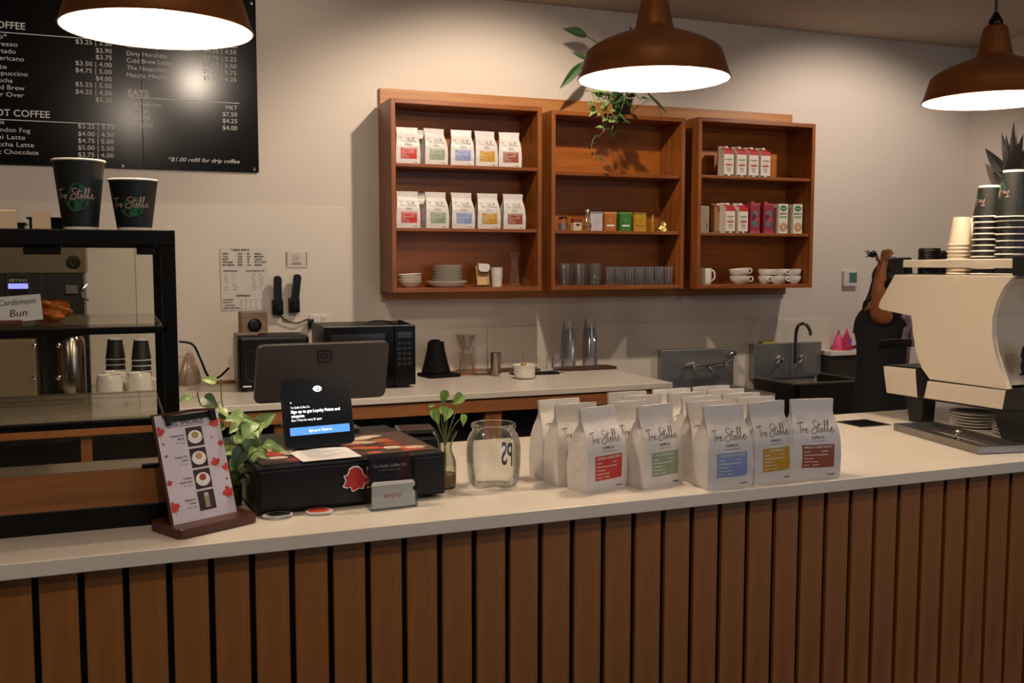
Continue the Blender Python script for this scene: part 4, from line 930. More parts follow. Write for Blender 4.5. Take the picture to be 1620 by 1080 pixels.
for k in range(12): a_ = 6.283*k/12; g.tube([(r_*math.cos(a_+s_), r_*math.sin(a_+s_), z_) for r_, z_, s_ in ((.015, .022, 0), (.027, .042, .1), (.041, .075, .2), (.056, .101, .3))], .0012, RB, 5)
g.obj('ribs', t)
# black tray with tools
q = on(822, 588, BACK); t = thing('wood_board', 'dark wood board on the back counter under the steel cup', 'board', (q.x-.01, q.y+.08, BACK), R(-2)); G().prism(rrect(.30, .14, .01), .012, wood('dark_tray_wood', '5a301a', '3c1d0f', 'x', 2, .45), None, .002).obj('board', t)
q2 = on(832, 589, BACK); G().prism(rrect(.27, .12, .008), .006, MATTE, None, .002).obj('black_mat', None, (q2.x+.02, q2.y-.08, BACK), R(-3), 'flat black mat under the white pot on the back counter', 'mat')
px_ = at(802, 580, 5.0); t = thing('steel_cup', 'tall polished steel cup left of the white pot', 'cup', (px_.x, 5.17, BACK+.0125)); G().lathe([(0, .002), (.027, .002), (.029, 0), (.031, .10), (.032, .118), (.030, .118), (.029, .10), (.026, .006), (0, .006)], mat('polished_steel'), 32).obj('body', t)
t = thing('glass_pitcher', 'clear glass pitcher with a handle left of the steel cup', 'pitcher', (at(784, 560, 5.0).x, 5.235, BACK+.0125)); G().lathe([(0, .003), (.04, .003), (.044, .0), (.045, .14), (.047, .145)], CLEAR, 36).obj('glass', t, fix=False)
q = at(832, 592, 4.98); t = thing('white_pot', 'small white ceramic pot with pouring lip on the black mat', 'pot', (q.x, 5.0, BACK+.0065)); G().lathe([(0, .004), (.045, .002), (.052, .0), (.058, .02), (.060, .06), (.062, .066), (.066, .070), (.063, .071), (.058, .062), (.054, .02), (0, .01)], WHITE, 40).obj('body', t)
G().sheet(lambda u, v: (.060+.016*v, (u-.5)*.03*(1-v*.6), .066-.010*(1-abs(2*u-1))*(1-v*.4)), 8, 4, WHITE).obj('lip', t, fix=False)
t = thing('wooden_whisk', 'small tan wooden tool with a thin handle in the white pot', 'whisk', (q.x-.006, 5.0, BACK+.07)); G().lathe([(0, -.045), (.014, -.042), (.016, -.004), (.015, .012), (.006, .020), (0, .02)], mat('tan_wood', 'b08a50', .6), 20).obj('head', t); G().tube([(0, 0, .018), (-.002, 0, .07)], .0018, STEEL, 6, False).obj('handle', t)
q = on(880, 590, BACK); g = G().tube([(q.x-.05, q.y+.01, BACK+.010), (q.x, q.y, BACK+.012), (q.x+.04, q.y-.02, BACK+.008)], .006, STEEL); g.obj('metal_spoon', label='dull metal scoop lying at the right of the black mat', cat='spoon')
# plastic cup tray
a = on(870, 584, BACK); b = on(958, 579, BACK); cxp = (a.x+b.x)/2
t = thing('cup_board', 'dark wood board under the clear plastic cup stacks', 'board', (cxp+.0, 5.29, BACK), R(0)); G().prism(rrect(.36, .13, .006), .016, wood('dark_tray_wood', '5a301a'), None, .003).obj('board', t)
def clearcup(h, rt, rb):
    def f():
        t = thing('plastic_cup', None, 'cup')
        G().lathe([(0, .003), (rb-.002, .003), (rb, 0), (rt, h-.003)], CUPCLEAR, 28).obj('cup_wall', t, fix=False)
        G().lathe([(rt+.002*math.cos(R(a)), h-.002+.002*math.sin(R(a))) for a in range(0, 361, 60)], CUPCLEAR, 28).obj('rim', t, fix=False)
        return t
    return Maker(f)
CC = clearcup(.115, .0445, .030)
def cup_tower(px, y, n, dz, lab, grp, mk=CC, h=.115, z=BACK+.0165):
    x = at(px, 560, y).x
    for i in range(n): mk((x, y, z+h+i*dz), label=f'{ORD[i]} cup up in the {lab}', group=grp, rot=(math.pi, 0, 0))
cup_tower(899, 5.275, 13, .0135, 'left clear plastic cup stack on the back counter board', 'clear plastic cups in stacks')
cup_tower(933, 5.28, 13, .0142, 'right clear plastic cup stack on the back counter board', 'clear plastic cups in stacks')
SCU = clearcup(.05, .032, .026)
for px, lab in ((881, 'short clear plastic cup left of the tall cup stacks'),):
    for i in range(4): SCU((at(px, 575, 5.27).x, 5.27, BACK+.0165+.05+i*.011), label=f'{ORD[i]} up of the short clear cups beside the tall cup stacks', group='short clear cups', rot=(math.pi, 0, 0))
q = at(860, 575, 5.24); t = thing('glass_tumbler', 'low clear glass tumbler between the white pot and the plastic cups', 'glass', (q.x, 5.27, BACK+.0165)); G().lathe([(0, .004), (.030, .004), (.033, 0), (.036, .075)], CLEAR, 28).obj('glass', t, fix=False)
# ------------------------------------------------------------ left cabinet, bottom shelf
zb1 = S1[2]
def ix(px, py, Y=5.28): return at(px, py, Y).x
def plate(r, h):
    def f():
        t = thing('plate', None, 'plate')
        G().lathe([(0, .003), (r*.55, .003), (r*.58, 0), (r*.62, .002), (r*.93, h*.7), (r, h), (r-.003, h+.001), (r*.9, h*.75), (r*.6, .006), (0, .006)], WHITE, 40).obj('dish', t); return t
    return Maker(f)
def solo(name, prof, m, cat, n=36, flute=0, fa=.03):
    def f():
        g = G().lathe(prof, m, n, flute=flute, fa=fa); return g.obj(name, None, cat=cat)
    return Maker(f)
BOWL = solo('bowl', [(0, .004), (.028, .003), (.031, 0), (.036, .003), (.060, .022), (.068, .033), (.065, .034), (.056, .024), (.03, .008), (0, .008)], WHITE, 'bowl')
x = ix(648, 450)
for i in range(4): BOWL((x+(.002, -.001, .0, .003)[i], 5.28, zb1+.0135*i), label=f'{ORD[i]} white bowl up in the stack at the left end of the left cabinet', group='white bowls on the bottom shelf', rot=(0, R((0, 0, 1, -3)[i]), 0))
SAU = solo('saucer', [(0, .003), (.04, .003), (.043, 0), (.060, .003), (.084, .0095), (.086, .0115), (.082, .0115), (.045, .006), (0, .006)], WHITE, 'saucer')
DISH = solo('dish', [(0, .003), (.07, .003), (.075, 0), (.095, .006), (.115, .030), (.1165, .033), (.113, .034), (.09, .012), (0, .008)], WHITE, 'dish')
x = ix(707, 452); DISH((x, 5.285, zb1), label='wide white dish under the saucer stack in the left cabinet')
for i in range(11): SAU((x+.003, 5.285, zb1+.0125+.0098*i), label=f'{ORD[i]} white saucer up in the stack on the wide white dish', group='white saucers on the bottom shelf')
x = ix(765, 455, 5.25)
BAM = wood('bamboo', 'c19a5c', '9c7640', 'z', 2, .5)
t = thing('bamboo_filter_stand', 'leaning bamboo stand with a white paper filter block in the left cabinet', 'filter stand', (x, 5.25, zb1), R(-8))
X = Matrix.Rotation(R(-22), 4, 'X')
g = G(); g.lo((-.03, .0, .008), (.03, .01, .095), BAM, .002, X); g.obj('board', t, (0, 0, .002))
for sx in (-.036, .030): G().lo((sx, -.006, .006), (sx+.006, .014, .12), BAM, .001, X).obj('side_rail', t, (0, 0, .002))
G().lo((-.034, .03, 0), (.034, .075, .006), BAM, .001).obj('foot', t)
G().prism(roundpoly([(-.03, 0), (.035, 0), (.035, .045), (-.03, .045)], .014), .06, PAPER, Matrix.Translation((.0, .06, .085)) @ Matrix.Rotation(R(4), 4, 'Y') @ FRONT, .008).obj('filter_block', t, label='white paper filter block')
TC = solo('ceramic_tumbler', [(0, .004), (.026, .003), (.029, 0), (.036, .07), (.037, .074), (.034, .074), (.028, .01), (0, .01)], WHITE, 'tumbler')
x = ix(786, 455); TC((x, 5.285, zb1), label='lower white tumbler of the nested pair beside the bamboo stand'); TC((x, 5.285, zb1+.034), label='upper white tumbler of the nested pair beside the bamboo stand')
x = ix(813, 452); t = thing('narrow_carafe', 'slender clear fluted glass vase at the right of the left cabinet bottom shelf', 'vase', (x, 5.27, zb1))
FG = glass('fluted_glass', 'ffffff', .30, .04, .03, 'e8ded4')
G().lathe([(0, .003), (.022, .003), (.026, 0), (.027, .04), (.021, .09), (.017, .12), (.02, .16), (.032, .195)], FG, 40, flute=10, fa=.07).obj('glass', t, fix=False)
x = ix(836, 452, 5.3); t = thing('small_glass', 'low clear glass bowl beside the slender fluted vase', 'glass', (x, 5.30, zb1)); G().lathe([(0, .003), (.02, .003), (.022, 0), (.035, .045)], CLEAR, 28).obj('glass', t, fix=False)

# ------------------------------------------------------------ middle cabinet
z2 = S2[1]
t = thing('clamp_jar', 'small clear clamp-lid jar at the left end of the tea shelf', 'jar', (ix(893, 360, 5.25), 5.27, z2))
G().lathe([(0, .003), (.026, .003), (.028, 0), (.029, .052), (.025, .06), (.026, .066)], CLEAR, 28).obj('glass', t, fix=False); G().lathe([(0, .066), (.028, .066), (.029, .072), (.02, .08), (0, .08)], CHROME, 28).obj('lid', t); G().lathe([(0, .004), (.022, .005), (.023, .045), (0, .046)], mat('jar_silver_fill', '8d8578', .4, .5), 24).obj('contents', t)
t = thing('tea_tin', 'small cream boxed tin with a brown mark beside the clamp-lid jar', 'tin', (ix(914, 360, 5.27), 5.29, z2))
G().lo((-.026, -.022, 0), (.026, .022, .05), mat('cream_label', 'cdb89a', .5), .003).obj('box', t); G().lo((-.027, -.023, .05), (.027, .023, .072), mat('reddish_lid', '7a3220', .5), .003).obj('lid', t)
g = G(); g.blob([(.014*math.cos(6.283*k/12), .036+.006*math.sin(6.283*k/12)) for k in range(12)], INK, lambda a, b: (a, -.0226, b)); g.obj('mark', t, fix=False)
t = thing('tied_bag', 'small tied clear bag of tan tea between the cream tin and the white box', 'bag', (ix(930, 361, 5.24), 5.245, z2))
def tb(u, v):
    a = u*6.2832; r_ = (.022*math.sin(math.pi*min(1, v/.72)**.6)+.002) if v < .72 else .003+.014*((v-.72)/.28)
    return (r_*math.cos(a)*(1+.15*math.sin(5*a)), r_*.8*math.sin(a), .125*v)
G().sheet(tb, 24, 18, glass('bag_film_clear', 'd8cdb8', .25, .15, .3, 'a58c66')).obj('film', t, fix=False)
G().lathe([(0, .002), (.018, .004), (.019, .04), (.008, .06), (0, .062)], mat('tan_tea', '8a6a3e', .8), 16).obj('tea', t)
def teabox(px, col, c2, lab, h=.112, w=.076):
    q = ix(px, 362, 5.235); t = thing('tea_box', lab, 'box', (q, 5.235, z2), R(-2), 'tea boxes in the middle cabinet')
    m = mat('tea_'+col, col, .5); m2 = mat('tea_'+c2, c2, .5)
    G().lo((-w/2, 0, 0), (w/2, .07, h-.010), m, .001).obj('box', t); G().lo((-w/2-.001, -.001, h-.011), (w/2+.001, .071, h), m2, .001).obj('lid', t)
    g = G(); f = lambda e: (lambda a, b: (a, -e, b))
    def oval(rx, ry, cy, mm, e): g.blob([(rx*math.copysign(abs(math.cos(6.283*k/28))**.8, math.cos(6.283*k/28)), cy+ry*math.sin(6.283*k/28)) for k in range(28)], mm, f(e))
    if col != 'bab4b4':
        oval(.030, .044, h*.46, m2, .0006); oval(.028, .0415, h*.46, m, .0009); oval(.014, .015, h*.58, m2, .0012); oval(.011, .012, h*.58, m, .0014); oval(.005, .006, h*.58, m2, .0016)
        g.rect(-.024, h*.26, .024, h*.34, PRINTW if px != 1013 else m2, f(.0014)); g.rect(-.016, h*.18, .016, h*.2, m2, f(.0014))
    else:
        g.rect(-.030, h*.08, .030, h*.82, mat('tea_line', 'a49c9c', .5), f(.0005)); g.rect(-.0285, h*.09, .0285, h*.81, m, f(.0007))
        for k in range(7): g.rect(-.006-.003*(k % 3), h*(.2+.075*k), .006+.003*(k % 3), h*(.215+.075*k), m2, f(.001))
    g.obj('printed_front', t, fix=False)
teabox(944, 'bab4b4', '8a8484', 'plain white tea box, leftmost of the four tea boxes'); teabox(966, 'a35c22', 'c98a4c', 'orange tea box with an oval emblem'); teabox(990, '2c6a1e', '5f9440', 'green tea box with an oval emblem'); teabox(1013, 'b58a10', '8a6608', 'yellow tea box with an oval emblem')
t = thing('honey_bottle', 'small amber honey bottle right of the yellow tea box', 'bottle', (ix(1034, 362, 5.27), 5.28, z2)); G().lathe([(0, .002), (.018, .0), (.020, .03), (.017, .05), (.019, .065), (.012, .08), (0, .085)], mat('amber_honey', '9a6a10', .25), 24).obj('body', t); G().lathe([(0, .083), (.009, .083), (.007, .1), (0, .104)], mat('tan_cap', '9a7a50', .5), 16).obj('cap', t)
t = thing('wrapped_bottle', 'crinkled gold foil bundle with a dark stick at the right of the tea shelf', 'ornament', (ix(1050, 363, 5.22), 5.235, z2))
def cr(u, v): a = u*6.2832; n = 1+.3*noise.noise(Vector((math.cos(a)*3, math.sin(a)*3, v*5))); r_ = .036*(1-v)**.7*n+.003; return (r_*math.cos(a), r_*math.sin(a), .07*v)
G().sheet(cr, 30, 14, mat('gold_foil', 'a89250', .25, .9, bump=.5, bscale=60)).obj('foil', t); G().tube([(.012, 0, .04), (-.01, .01, .11), (-.04, .02, .19)], lambda k: .005-.003*k, mat('dark_stick', '5a2c18', .6), 8).obj('stick', t)
TUM = solo('pint_glass', [(0, .006), (.028, .006), (.030, 0), (.031, .004), (.037, .11), (.040, .127), (.038, .128), (.034, .108), (.028, .012), (0, .01)], FG, 'glass', 40, 10, .02)
RIB = solo('ribbed_glass', [(0, .005), (.026, .005), (.028, 0), (.029, .004), (.031, .108), (.029, .108), (.026, .01), (0, .009)], FG, 'glass', 56, 14, .04)
z3 = S2[2]
for k, (px, y) in enumerate(((893, 5.22), (917, 5.22), (941, 5.22), (899, 5.31), (922, 5.31), (945, 5.31))):
    TUM((ix(px, 452, y), y, z3), label=f'{"front-row" if k < 3 else "back-row"} flared pint glass, {["leftmost", "middle", "rightmost"][k % 3]} of its three, on the bottom shelf', group='flared pint glasses in the middle cabinet')
for k in range(14):
    px = (965+15.5*(k % 7))+(6 if k > 6 else 0); y = 5.225 if k < 7 else 5.305
    RIB((ix(px, 452, y), y, z3), label=f'{["first", "second", "third", "fourth", "fifth", "sixth", "seventh"][k % 7]} straight ribbed glass from the left in the {"front" if k < 7 else "back"} row', group='straight ribbed glasses in the middle cabinet', scale=(.87, .87, 1))

# ------------------------------------------------------------ right cabinet cartons and cups
CAPW = mat('carton_cap', 'd8d0c8', .4)
def carton(kind):
    W2, D2, H = .034, .034, .185
    cols = {'almond': ('d2c8ba', 'b02a2c'), 'berry': ('8a2a3a', 'a8404a'), 'barista': ('cfc8b4', '4f8a3a'), 'tan': ('b58c62', '9c2e28')}[kind]
    def f():
        t = thing('milk_carton', None, 'carton'); m = mat('carton_'+kind, cols[0], .45); m2 = mat('carton2_'+kind, cols[1], .45)
        hs = H-.018 if kind in ('almond', 'tan') else H
        vs = [(-W2, -D2, 0), (W2, -D2, 0), (W2, D2, 0), (-W2, D2, 0), (-W2, -D2, hs-.012 if hs < H else H), (W2, -D2, hs-.012 if hs < H else H), (W2, D2, H), (-W2, D2, H)]
        if hs < H: vs[4] = (-W2, -D2, H-.03); vs[5] = (W2, -D2, H-.03)
        G().raw(vs, [(3, 2, 1, 0), (0, 1, 5, 4), (1, 2, 6, 5), (2, 3, 7, 6), (3, 0, 4, 7), (4, 5, 6, 7)], m).obj('body', t)
        sl = lambda e: (lambda a, b: (a, -D2+(max(0, b-(H-.03))/.03)*2*D2-e if hs < H else -D2-e, b+e) if hs < H else (a, -D2-e, b))
        g = G(); f1 = lambda a, b: (a, -D2-.0006, b); f2 = lambda a, b: (a, -D2-.0010, b); f3 = lambda a, b: (a, -D2-.0014, b)
        if kind in ('almond', 'tan'):
            g.rect(-W2, H-.052, W2, H-.030, m2, f1); g.raw([(-W2, -D2-.0004, H-.03), (W2, -D2-.0004, H-.03), (W2, D2*.2, H-.030+.018+.0006), (-W2, D2*.2, H-.030+.018+.0006)], [(0, 1, 2, 3)], m2)
            g.text('CALIFIA', 0, H-.088, .011, INK, f2, 'c', width=.052, bold=.02); g.rect(-.012, H-.098, .012, H-.096, m2, f2)
            g.text('ALMOND', 0, H-.122, .020, m2, f2, 'c', width=.048, bold=.03); g.text('BARISTA', 0, H-.136, .007, INK, f2, 'c', width=.034)
            g.rect(-W2, 0, W2, .010, INK, f1); g.blob([(-.012, .002), (.012, .002), (0, .014)], m, f2)
            for k in range(3): g.rect(-.014, .045-.008*k, .014, .047-.008*k, INK, f2)
        elif kind == 'berry':
            for cx, cy, r_, mm in ((0, .12, .022, mat('print_grey_blue', '5d6470', .5)), (-.008, .10, .018, mat('print_plum', '4a2230', .5)), (.012, .085, .016, m2), (-.004, .06, .022, mat('print_teal', '4a6670', .5)), (.004, .078, .010, mat('print_orange', 'b0542c', .5))):
                g.blob([(cx+r_*math.cos(6.283*k/9)*(.8 if k % 2 else 1.1), cy+r_*math.sin(6.283*k/9)) for k in range(9)], mm, lambda a, b, e=cx: (max(-W2, min(W2, a)), -D2-.0008-abs(e)*.03, b))
            g.rect(-W2, H-.012, W2, H, m2, f1); g.rect(-W2, .0, W2, .014, m2, f1)
        else:
            g.blob([(.026*math.cos(6.283*k/20), H-.028+.018*math.sin(6.283*k/20)) for k in range(20)], mat('dark_green_print', '2c6a3a', .5), f1); g.text('Pacific', 0, H-.032, .012, PRINTW, f2, 'c', width=.036)
            g.text('BARISTA', 0, H-.066, .016, INK, f2, 'c', width=.056, bold=.02); g.rect(-.024, H-.088, .024, H-.076, m2, f1); g.text('ALMOND', 0, H-.086, .008, PRINTW, f2, 'c', width=.03)
            for r_, c_, e in ((.028, '8a5228', 0), (.023, 'd8c09a', 1), (.018, 'a0642c', 2), (.009, 'e0ceac', 3)): g.blob([(.002+r_*math.cos(6.283*k/20), .040+r_*.95*math.sin(6.283*k/20)) for k in range(20)], mat('cup_print_'+c_, c_, .5), lambda a, b, e=e: (min(W2, a), -D2-.0008-.0004*e, b))
            g.ribbon([(.026, .05), (.033, .052), (.033, .04), (.027, .034)], .003, mat('cup_print_8a5228'), f2)
        g.obj('printed_front', t, fix=False)
        if kind != 'barista': G().lathe([(0, 0), (.0125, 0), (.0125, .012), (.011, .013), (0, .013)], CAPW if kind != 'berry' else m2, 20).obj('cap', t, (0, .002, H-.014 if hs < H else H))
        return t
    return Maker(f)
CT = {k: carton(k) for k in ('almond', 'berry', 'barista', 'tan')}
GA = 'almond milk cartons with red tops'
za = S3[0]; yb = 5.235
for k, px in enumerate((1152, 1172.5, 1191.5, 1210)): CT['almond']((ix(px+1, 274, yb-.034), yb, za), label=f'{["leftmost", "second", "third", "rightmost"][k]} of the four front red-topped cartons on the top shelf of the right cabinet', group=GA)
CT['tan']((ix(1147, 274, 5.31), 5.315, za), label='tan carton hidden behind the leftmost red-topped carton on the top shelf')
zm2 = S3[1]
for k, px in enumerate((1155, 1175.5)): CT['almond']((ix(px, 366, yb-.034), yb, zm2), R(2), label=f'{["left", "right"][k]} of the two red-topped cartons on the middle shelf of the right cabinet', group=GA)
for k, px in enumerate((1195, 1216)): CT['berry']((ix(px, 366, yb-.034)-.002, yb, zm2), label=f'{["left", "right"][k]} of the two dark red cartons with berry pictures', group='dark red milk cartons')
for k, px in enumerate((1239, 1262)): CT['barista']((ix(px, 366, yb-.034)-.002, yb, zm2), label=f'{["left", "right"][k]} of the two cream cartons with a green top and coffee cup picture', group='green-topped milk cartons')
for k, (px, y) in enumerate(((1136, 5.30), (1149, 5.345))): CT['tan']((ix(px, 366, y), y, zm2), R(6), label=['tan carton with red top, immediately left of the two middle-shelf red-topped cartons', 'tan carton behind the two red-topped cartons on the middle shelf'][k])
t = thing('white_canister', 'pale canister with a dark letter, far left on the right cabinet middle shelf', 'canister', (ix(1112, 366, 5.29), 5.30, zm2)); G().lo((-.032, -.03, 0), (.032, .03, .165), mat('pale_canister', 'a8977f', .5), .004).obj('body', t); G().text('J', .008, .03, .04, INK, lambda a, b: (a, -.0305, b)).obj('letter', t, fix=False)
zc = S3[2]
MUG2 = MUG
MUG((ix(1115, 450, 5.25), 5.25, zc), R(0), label='white mug at the left end of the right cabinet bottom shelf', scale=(.95, .95, .95))
def teacup(r, h):
    def f():
        t = thing('cup', None, 'cup'); G().lathe([(0, .005), (r*.45, .004), (r*.5, 0), (r*.55, .003), (r*.85, h*.35), (r*.97, h*.7), (r, h), (r-.003, h), (r*.93, h*.7), (r*.8, h*.35), (r*.45, .009), (0, .009)], WHITE, 36).obj('body', t)
        G().tube([(r*.95, 0, h*.8), (r+.012, 0, h*.88), (r+.020, 0, h*.6), (r+.010, 0, h*.35), (r*.84, 0, h*.33)], .0045, WHITE, 8).obj('handle', t); return t
    return Maker(f)
BC = teacup(.064, .052); SC_ = teacup(.044, .050)
GC = 'white cups on the bottom shelf of the right cabinet'
BC((ix(1170, 449, 5.27), 5.27, zc), R(-20), 'lower wide white cup of the stacked pair', GC); BC((ix(1170, 449, 5.27), 5.27, zc+.044), 0, 'upper wide white cup tilted on the stacked pair', GC, rot=(0, R(-6), R(-10)))
SC_((ix(1210, 449, 5.30), 5.30, zc), R(10), 'lower small white cup of the left stack of two beside the wide cups', GC); SC_((ix(1210, 449, 5.30), 5.30, zc+.043), R(-10), 'upper small white cup of the left stack of two beside the wide cups', GC)
SC_((ix(1229, 452, 5.215), 5.215, zc), R(170), 'single small white cup standing in front of the small stacks', GC)
SC_((ix(1237, 449, 5.32), 5.33, zc), R(190), 'lower small white cup at the back between the two small stacks', GC); SC_((ix(1237, 449, 5.32), 5.33, zc+.043), R(175), 'upper small white cup at the back between the two small stacks', GC)
SC_((ix(1256, 449, 5.25), 5.25, zc), R(185), 'lower small white cup of the rightmost stack', GC); SC_((ix(1256, 449, 5.25), 5.25, zc+.043), R(178), 'upper small white cup of the rightmost stack', GC)

# ------------------------------------------------------------ plant on the middle cabinet
px0_, py0_ = at(985, 165, 5.27).x, 5.28; ztopc = z1-.012
t = thing('trailing_plant', 'potted plant with long leaves and a hanging vine on top of the middle cabinet', 'plant', (px0_, py0_, ztopc))
G().lathe([(0, 0), (.045, 0), (.06, .09), (.063, .1), (.058, .1), (.055, .09), (0, .085)], mat('dark_pot', '3a2c22', .6), 28).obj('pot', t)
def loc3(px, py, Y=5.2): p = at(px, py, Y); return Vector((p.x-px0_, p.y-py0_, p.z-ztopc))
g = G(); top = (0, 0, .09)
def blade(p0, p1, wdt, m):
    d = p1-p0; leafmesh(g, p0, d, d.length, wdt, m, .06, (.2, -1, .3), heart=False)
def spray(pts, leafpts, wdt, m=LEAFD):
    g.tube([top]+[tuple(p) for p in pts], .003, mat('brown_stem', '5a4630', .6), 6); blade(leafpts[0], leafpts[1], wdt, m)
spray([loc3(960, 100), loc3(950, 73), loc3(930, 58)], (loc3(930, 58), loc3(891, 44)), .062)
spray([loc3(955, 105), loc3(930, 95)], (loc3(930, 95), loc3(905, 82)), .03)
spray([loc3(955, 115), loc3(935, 100), loc3(922, 98)], (loc3(922, 98), loc3(886, 141)), .05)
spray([loc3(990, 100), loc3(1003, 60)], (loc3(1003, 62), loc3(996, 40)), .03)
spray([loc3(1010, 120), loc3(1028, 150)], (loc3(1022, 146), loc3(1060, 181)), .022)
g.obj('long_leaves', t, fix=False)
g = G()
vine(g, [top, loc3(960, 148, 5.12), loc3(966, 165, 5.11), loc3(972, 190, 5.11), loc3(968, 205, 5.11)], .002, 16, LEAFD, seed=11, L=.06, W=.04)
vine(g, [top, loc3(950, 146, 5.12), loc3(955, 158, 5.11), loc3(962, 180, 5.11), loc3(955, 208, 5.11)], .002, 12, LEAF, seed=12, L=.055, W=.036)
vine(g, [top, loc3(975, 146, 5.12), loc3(978, 160, 5.11), loc3(974, 185, 5.11)], .002, 9, LEAFD, seed=14, L=.06, W=.04)
vine(g, [top, loc3(952, 150, 5.12), loc3(955, 205, 5.11), loc3(940, 218, 5.11), loc3(936, 235, 5.11), loc3(944, 250, 5.11), loc3(953, 258, 5.11)], .0015, 13, LEAFD, seed=13, L=.028, W=.016)
vine(g, [top, loc3(985, 140, 5.10), loc3(990, 150, 5.09), loc3(982, 175, 5.09), loc3(975, 195, 5.10)], .002, 16, LEAFD, seed=21, L=.06, W=.042)
vine(g, [top, loc3(940, 146, 5.12), loc3(938, 152, 5.11), loc3(945, 170, 5.11), loc3(960, 190, 5.11)], .002, 14, LEAF, seed=22, L=.05, W=.036)
vine(g, [top, loc3(1000, 140, 5.14), loc3(1008, 152, 5.13), loc3(1014, 158, 5.12)], .002, 4, LEAFD, seed=17, L=.05, W=.03)
g.obj('hanging_vines', t, fix=False)

# ------------------------------------------------------------ espresso machine
EMW = mat('machine_ivory', 'd9cdbb', .32, coat=.2); EMB = mat('machine_black', '0a0a0a', .4); MX = 2.50
def m_at(px, py, X=MX): r = ray(px, py); p = Vector((0, 0, EYE))+r*(X/r.x); return (p.y, p.z)
ML = .78                                                   # length of the machine along the bar
XM = Matrix(((0, 0, 1, 0), (1, 0, 0, 0), (0, 1, 0, 0), (0, 0, 0, 1)))   # profile (y, z) extruded along +x
ey, ez = m_at(1530, 700)
t = thing('espresso_machine', 'large ivory and black espresso machine at the right end of the front bar', 'espresso machine', (MX, 2.45, TOP))
def prof(pts): return [(a-2.45, b-TOP) for a, b in (m_at(*p) for p in pts)]
side = prof([(1415, 434), (1391, 478), (1389, 486), (1394, 490), (1443, 498), (1444, 530), (1449, 560), (1458, 583), (1470, 600), (1597, 617), (1583, 590), (1573, 560), (1568, 530), (1569, 500), (1576, 475), (1588, 452), (1606, 436)])
G().prism(side, .018, EMW, XM, .003).obj('side_panel', t, label='ivory side panel')
G().prism(side, .018, EMW, Matrix.Translation((ML-.018, 0, 0)) @ XM, .003).obj('side_panel', t, label='ivory side panel')
inset = prof([(1419, 440), (1400, 480), (1402, 484), (1450, 493), (1451, 530), (1456, 560), (1475, 594), (1590, 610), (1577, 585), (1570, 560), (1566, 530), (1567, 500), (1574, 475), (1587, 452), (1603, 440)])
G().prism(inset, ML-.036, mat('machine_back_ivory', 'c9bca9', .3, coat=.2), Matrix.Translation((.018, 0, 0)) @ XM).obj('back_body', t, label='ivory curved rear body')
low = prof([(1397, 579), (1402, 621), (1452, 629), (1449, 584)]); G().prism(low, .03, EMW, XM, .003).obj('lower_rail', t, label='ivory lower side rail'); 
low = prof([(1466, 602), (1459, 629), (1586, 648), (1594, 618)]); G().prism(low, .03, EMW, XM, .003).obj('lower_rail', t, label='ivory lower side rail')
G().prism(prof([(1396, 577), (1399, 623), (1590, 652), (1604, 618), (1462, 584), (1452, 582)]), ML-.02, EMB, Matrix.Translation((.012, 0, 0)) @ XM).obj('chassis', t)
G().prism(prof([(1449, 584), (1456, 583), (1468, 600), (1462, 628), (1452, 628)]), .028, EMB, Matrix.Translation((-.002, 0, 0)) @ XM).obj('joint_bracket', t)
G().prism(prof([(1592, 616), (1620, 612), (1628, 650), (1586, 649)]), .04, EMB, Matrix.Translation((-.004, 0, 0)) @ XM, .004).obj('rear_bracket', t)
for px in (0, 1):
    for dx in (.0, ML-.08):
        pts = prof([(1426, 622), (1434, 650), (1433, 668), (1453, 671), (1456, 630)]) if px == 0 else prof([(1560, 640), (1572, 668), (1580, 694), (1640, 706), (1650, 650)])
        mn = min(p[1] for p in pts); pts = [(a, 0.0005 if b < .022 else b) for a, b in pts]
        G().prism(pts, .06, EMB, Matrix.Translation((.01+dx, 0, 0)) @ XM, .004).obj('leg', t)
# top rail and tray
a0 = m_at(1429, 410); a1 = m_at(1600, 432)
rb_ = prof([(1429, 411), (1428, 423), (1601, 424), (1601, 409)]); 
for dx in (0, ML-.012): G().prism(rb_, .012, EMW, Matrix.Translation((dx, 0, 0)) @ XM, .002).obj('cup_rail', t, label='ivory cup rail')
G().prism(prof([(1405, 409), (1428, 407), (1430, 433), (1412, 434), (1404, 418)]), .04, EMB, XM, .003).obj('front_block', t); G().prism(prof([(1601, 404), (1632, 403), (1635, 436), (1601, 436)]), .04, EMB, XM, .003).obj('rear_block', t)
yt0 = prof([(1420, 434)])[0]; yt1 = prof([(1606, 436)])[0]; ctz = yt0[1]
G().lo((.01, yt1[0]+.0, ctz-.006), (ML-.01, yt0[0], ctz+.003), STEEL).obj('cup_tray', t)
CTZ = TOP+ctz+.0035
# knob, group handles, logo
q = m_at(1392, 450); G().lathe([(0, -.012), (.022, -.01), (.026, 0), (.022, .014), (0, .016)], BLACK, 28, X=Matrix.Rotation(R(90), 4, 'X')).obj('steam_knob', t, (.05, q[0]-2.45, q[1]-TOP)); 
G().tube([(.03, q[0]-2.452, q[1]-TOP+.018), (.05, q[0]-2.452+.003, q[1]-TOP+.020), (.068, q[0]-2.452, q[1]-TOP+.014)], .0025, CHROME, 8).obj('knob_ring', t)
for k in range(3):
    x = .12+.25*k; G().lathe([(0, .0), (.035, 0), (.035, .05), (0, .05)], CHROME, 28).obj('group_head', t, (x, .24, .245))
    G().tube([(x, .26, .255), (x-.02, .33, .252), (x-.03, .40, .24)], lambda u: .012+.006*u, BLACK, 12).obj('portafilter_handle', t)
G().lo((.02, .12, .155), (ML-.02, .3, .165), STEEL).obj('drip_grate', t)
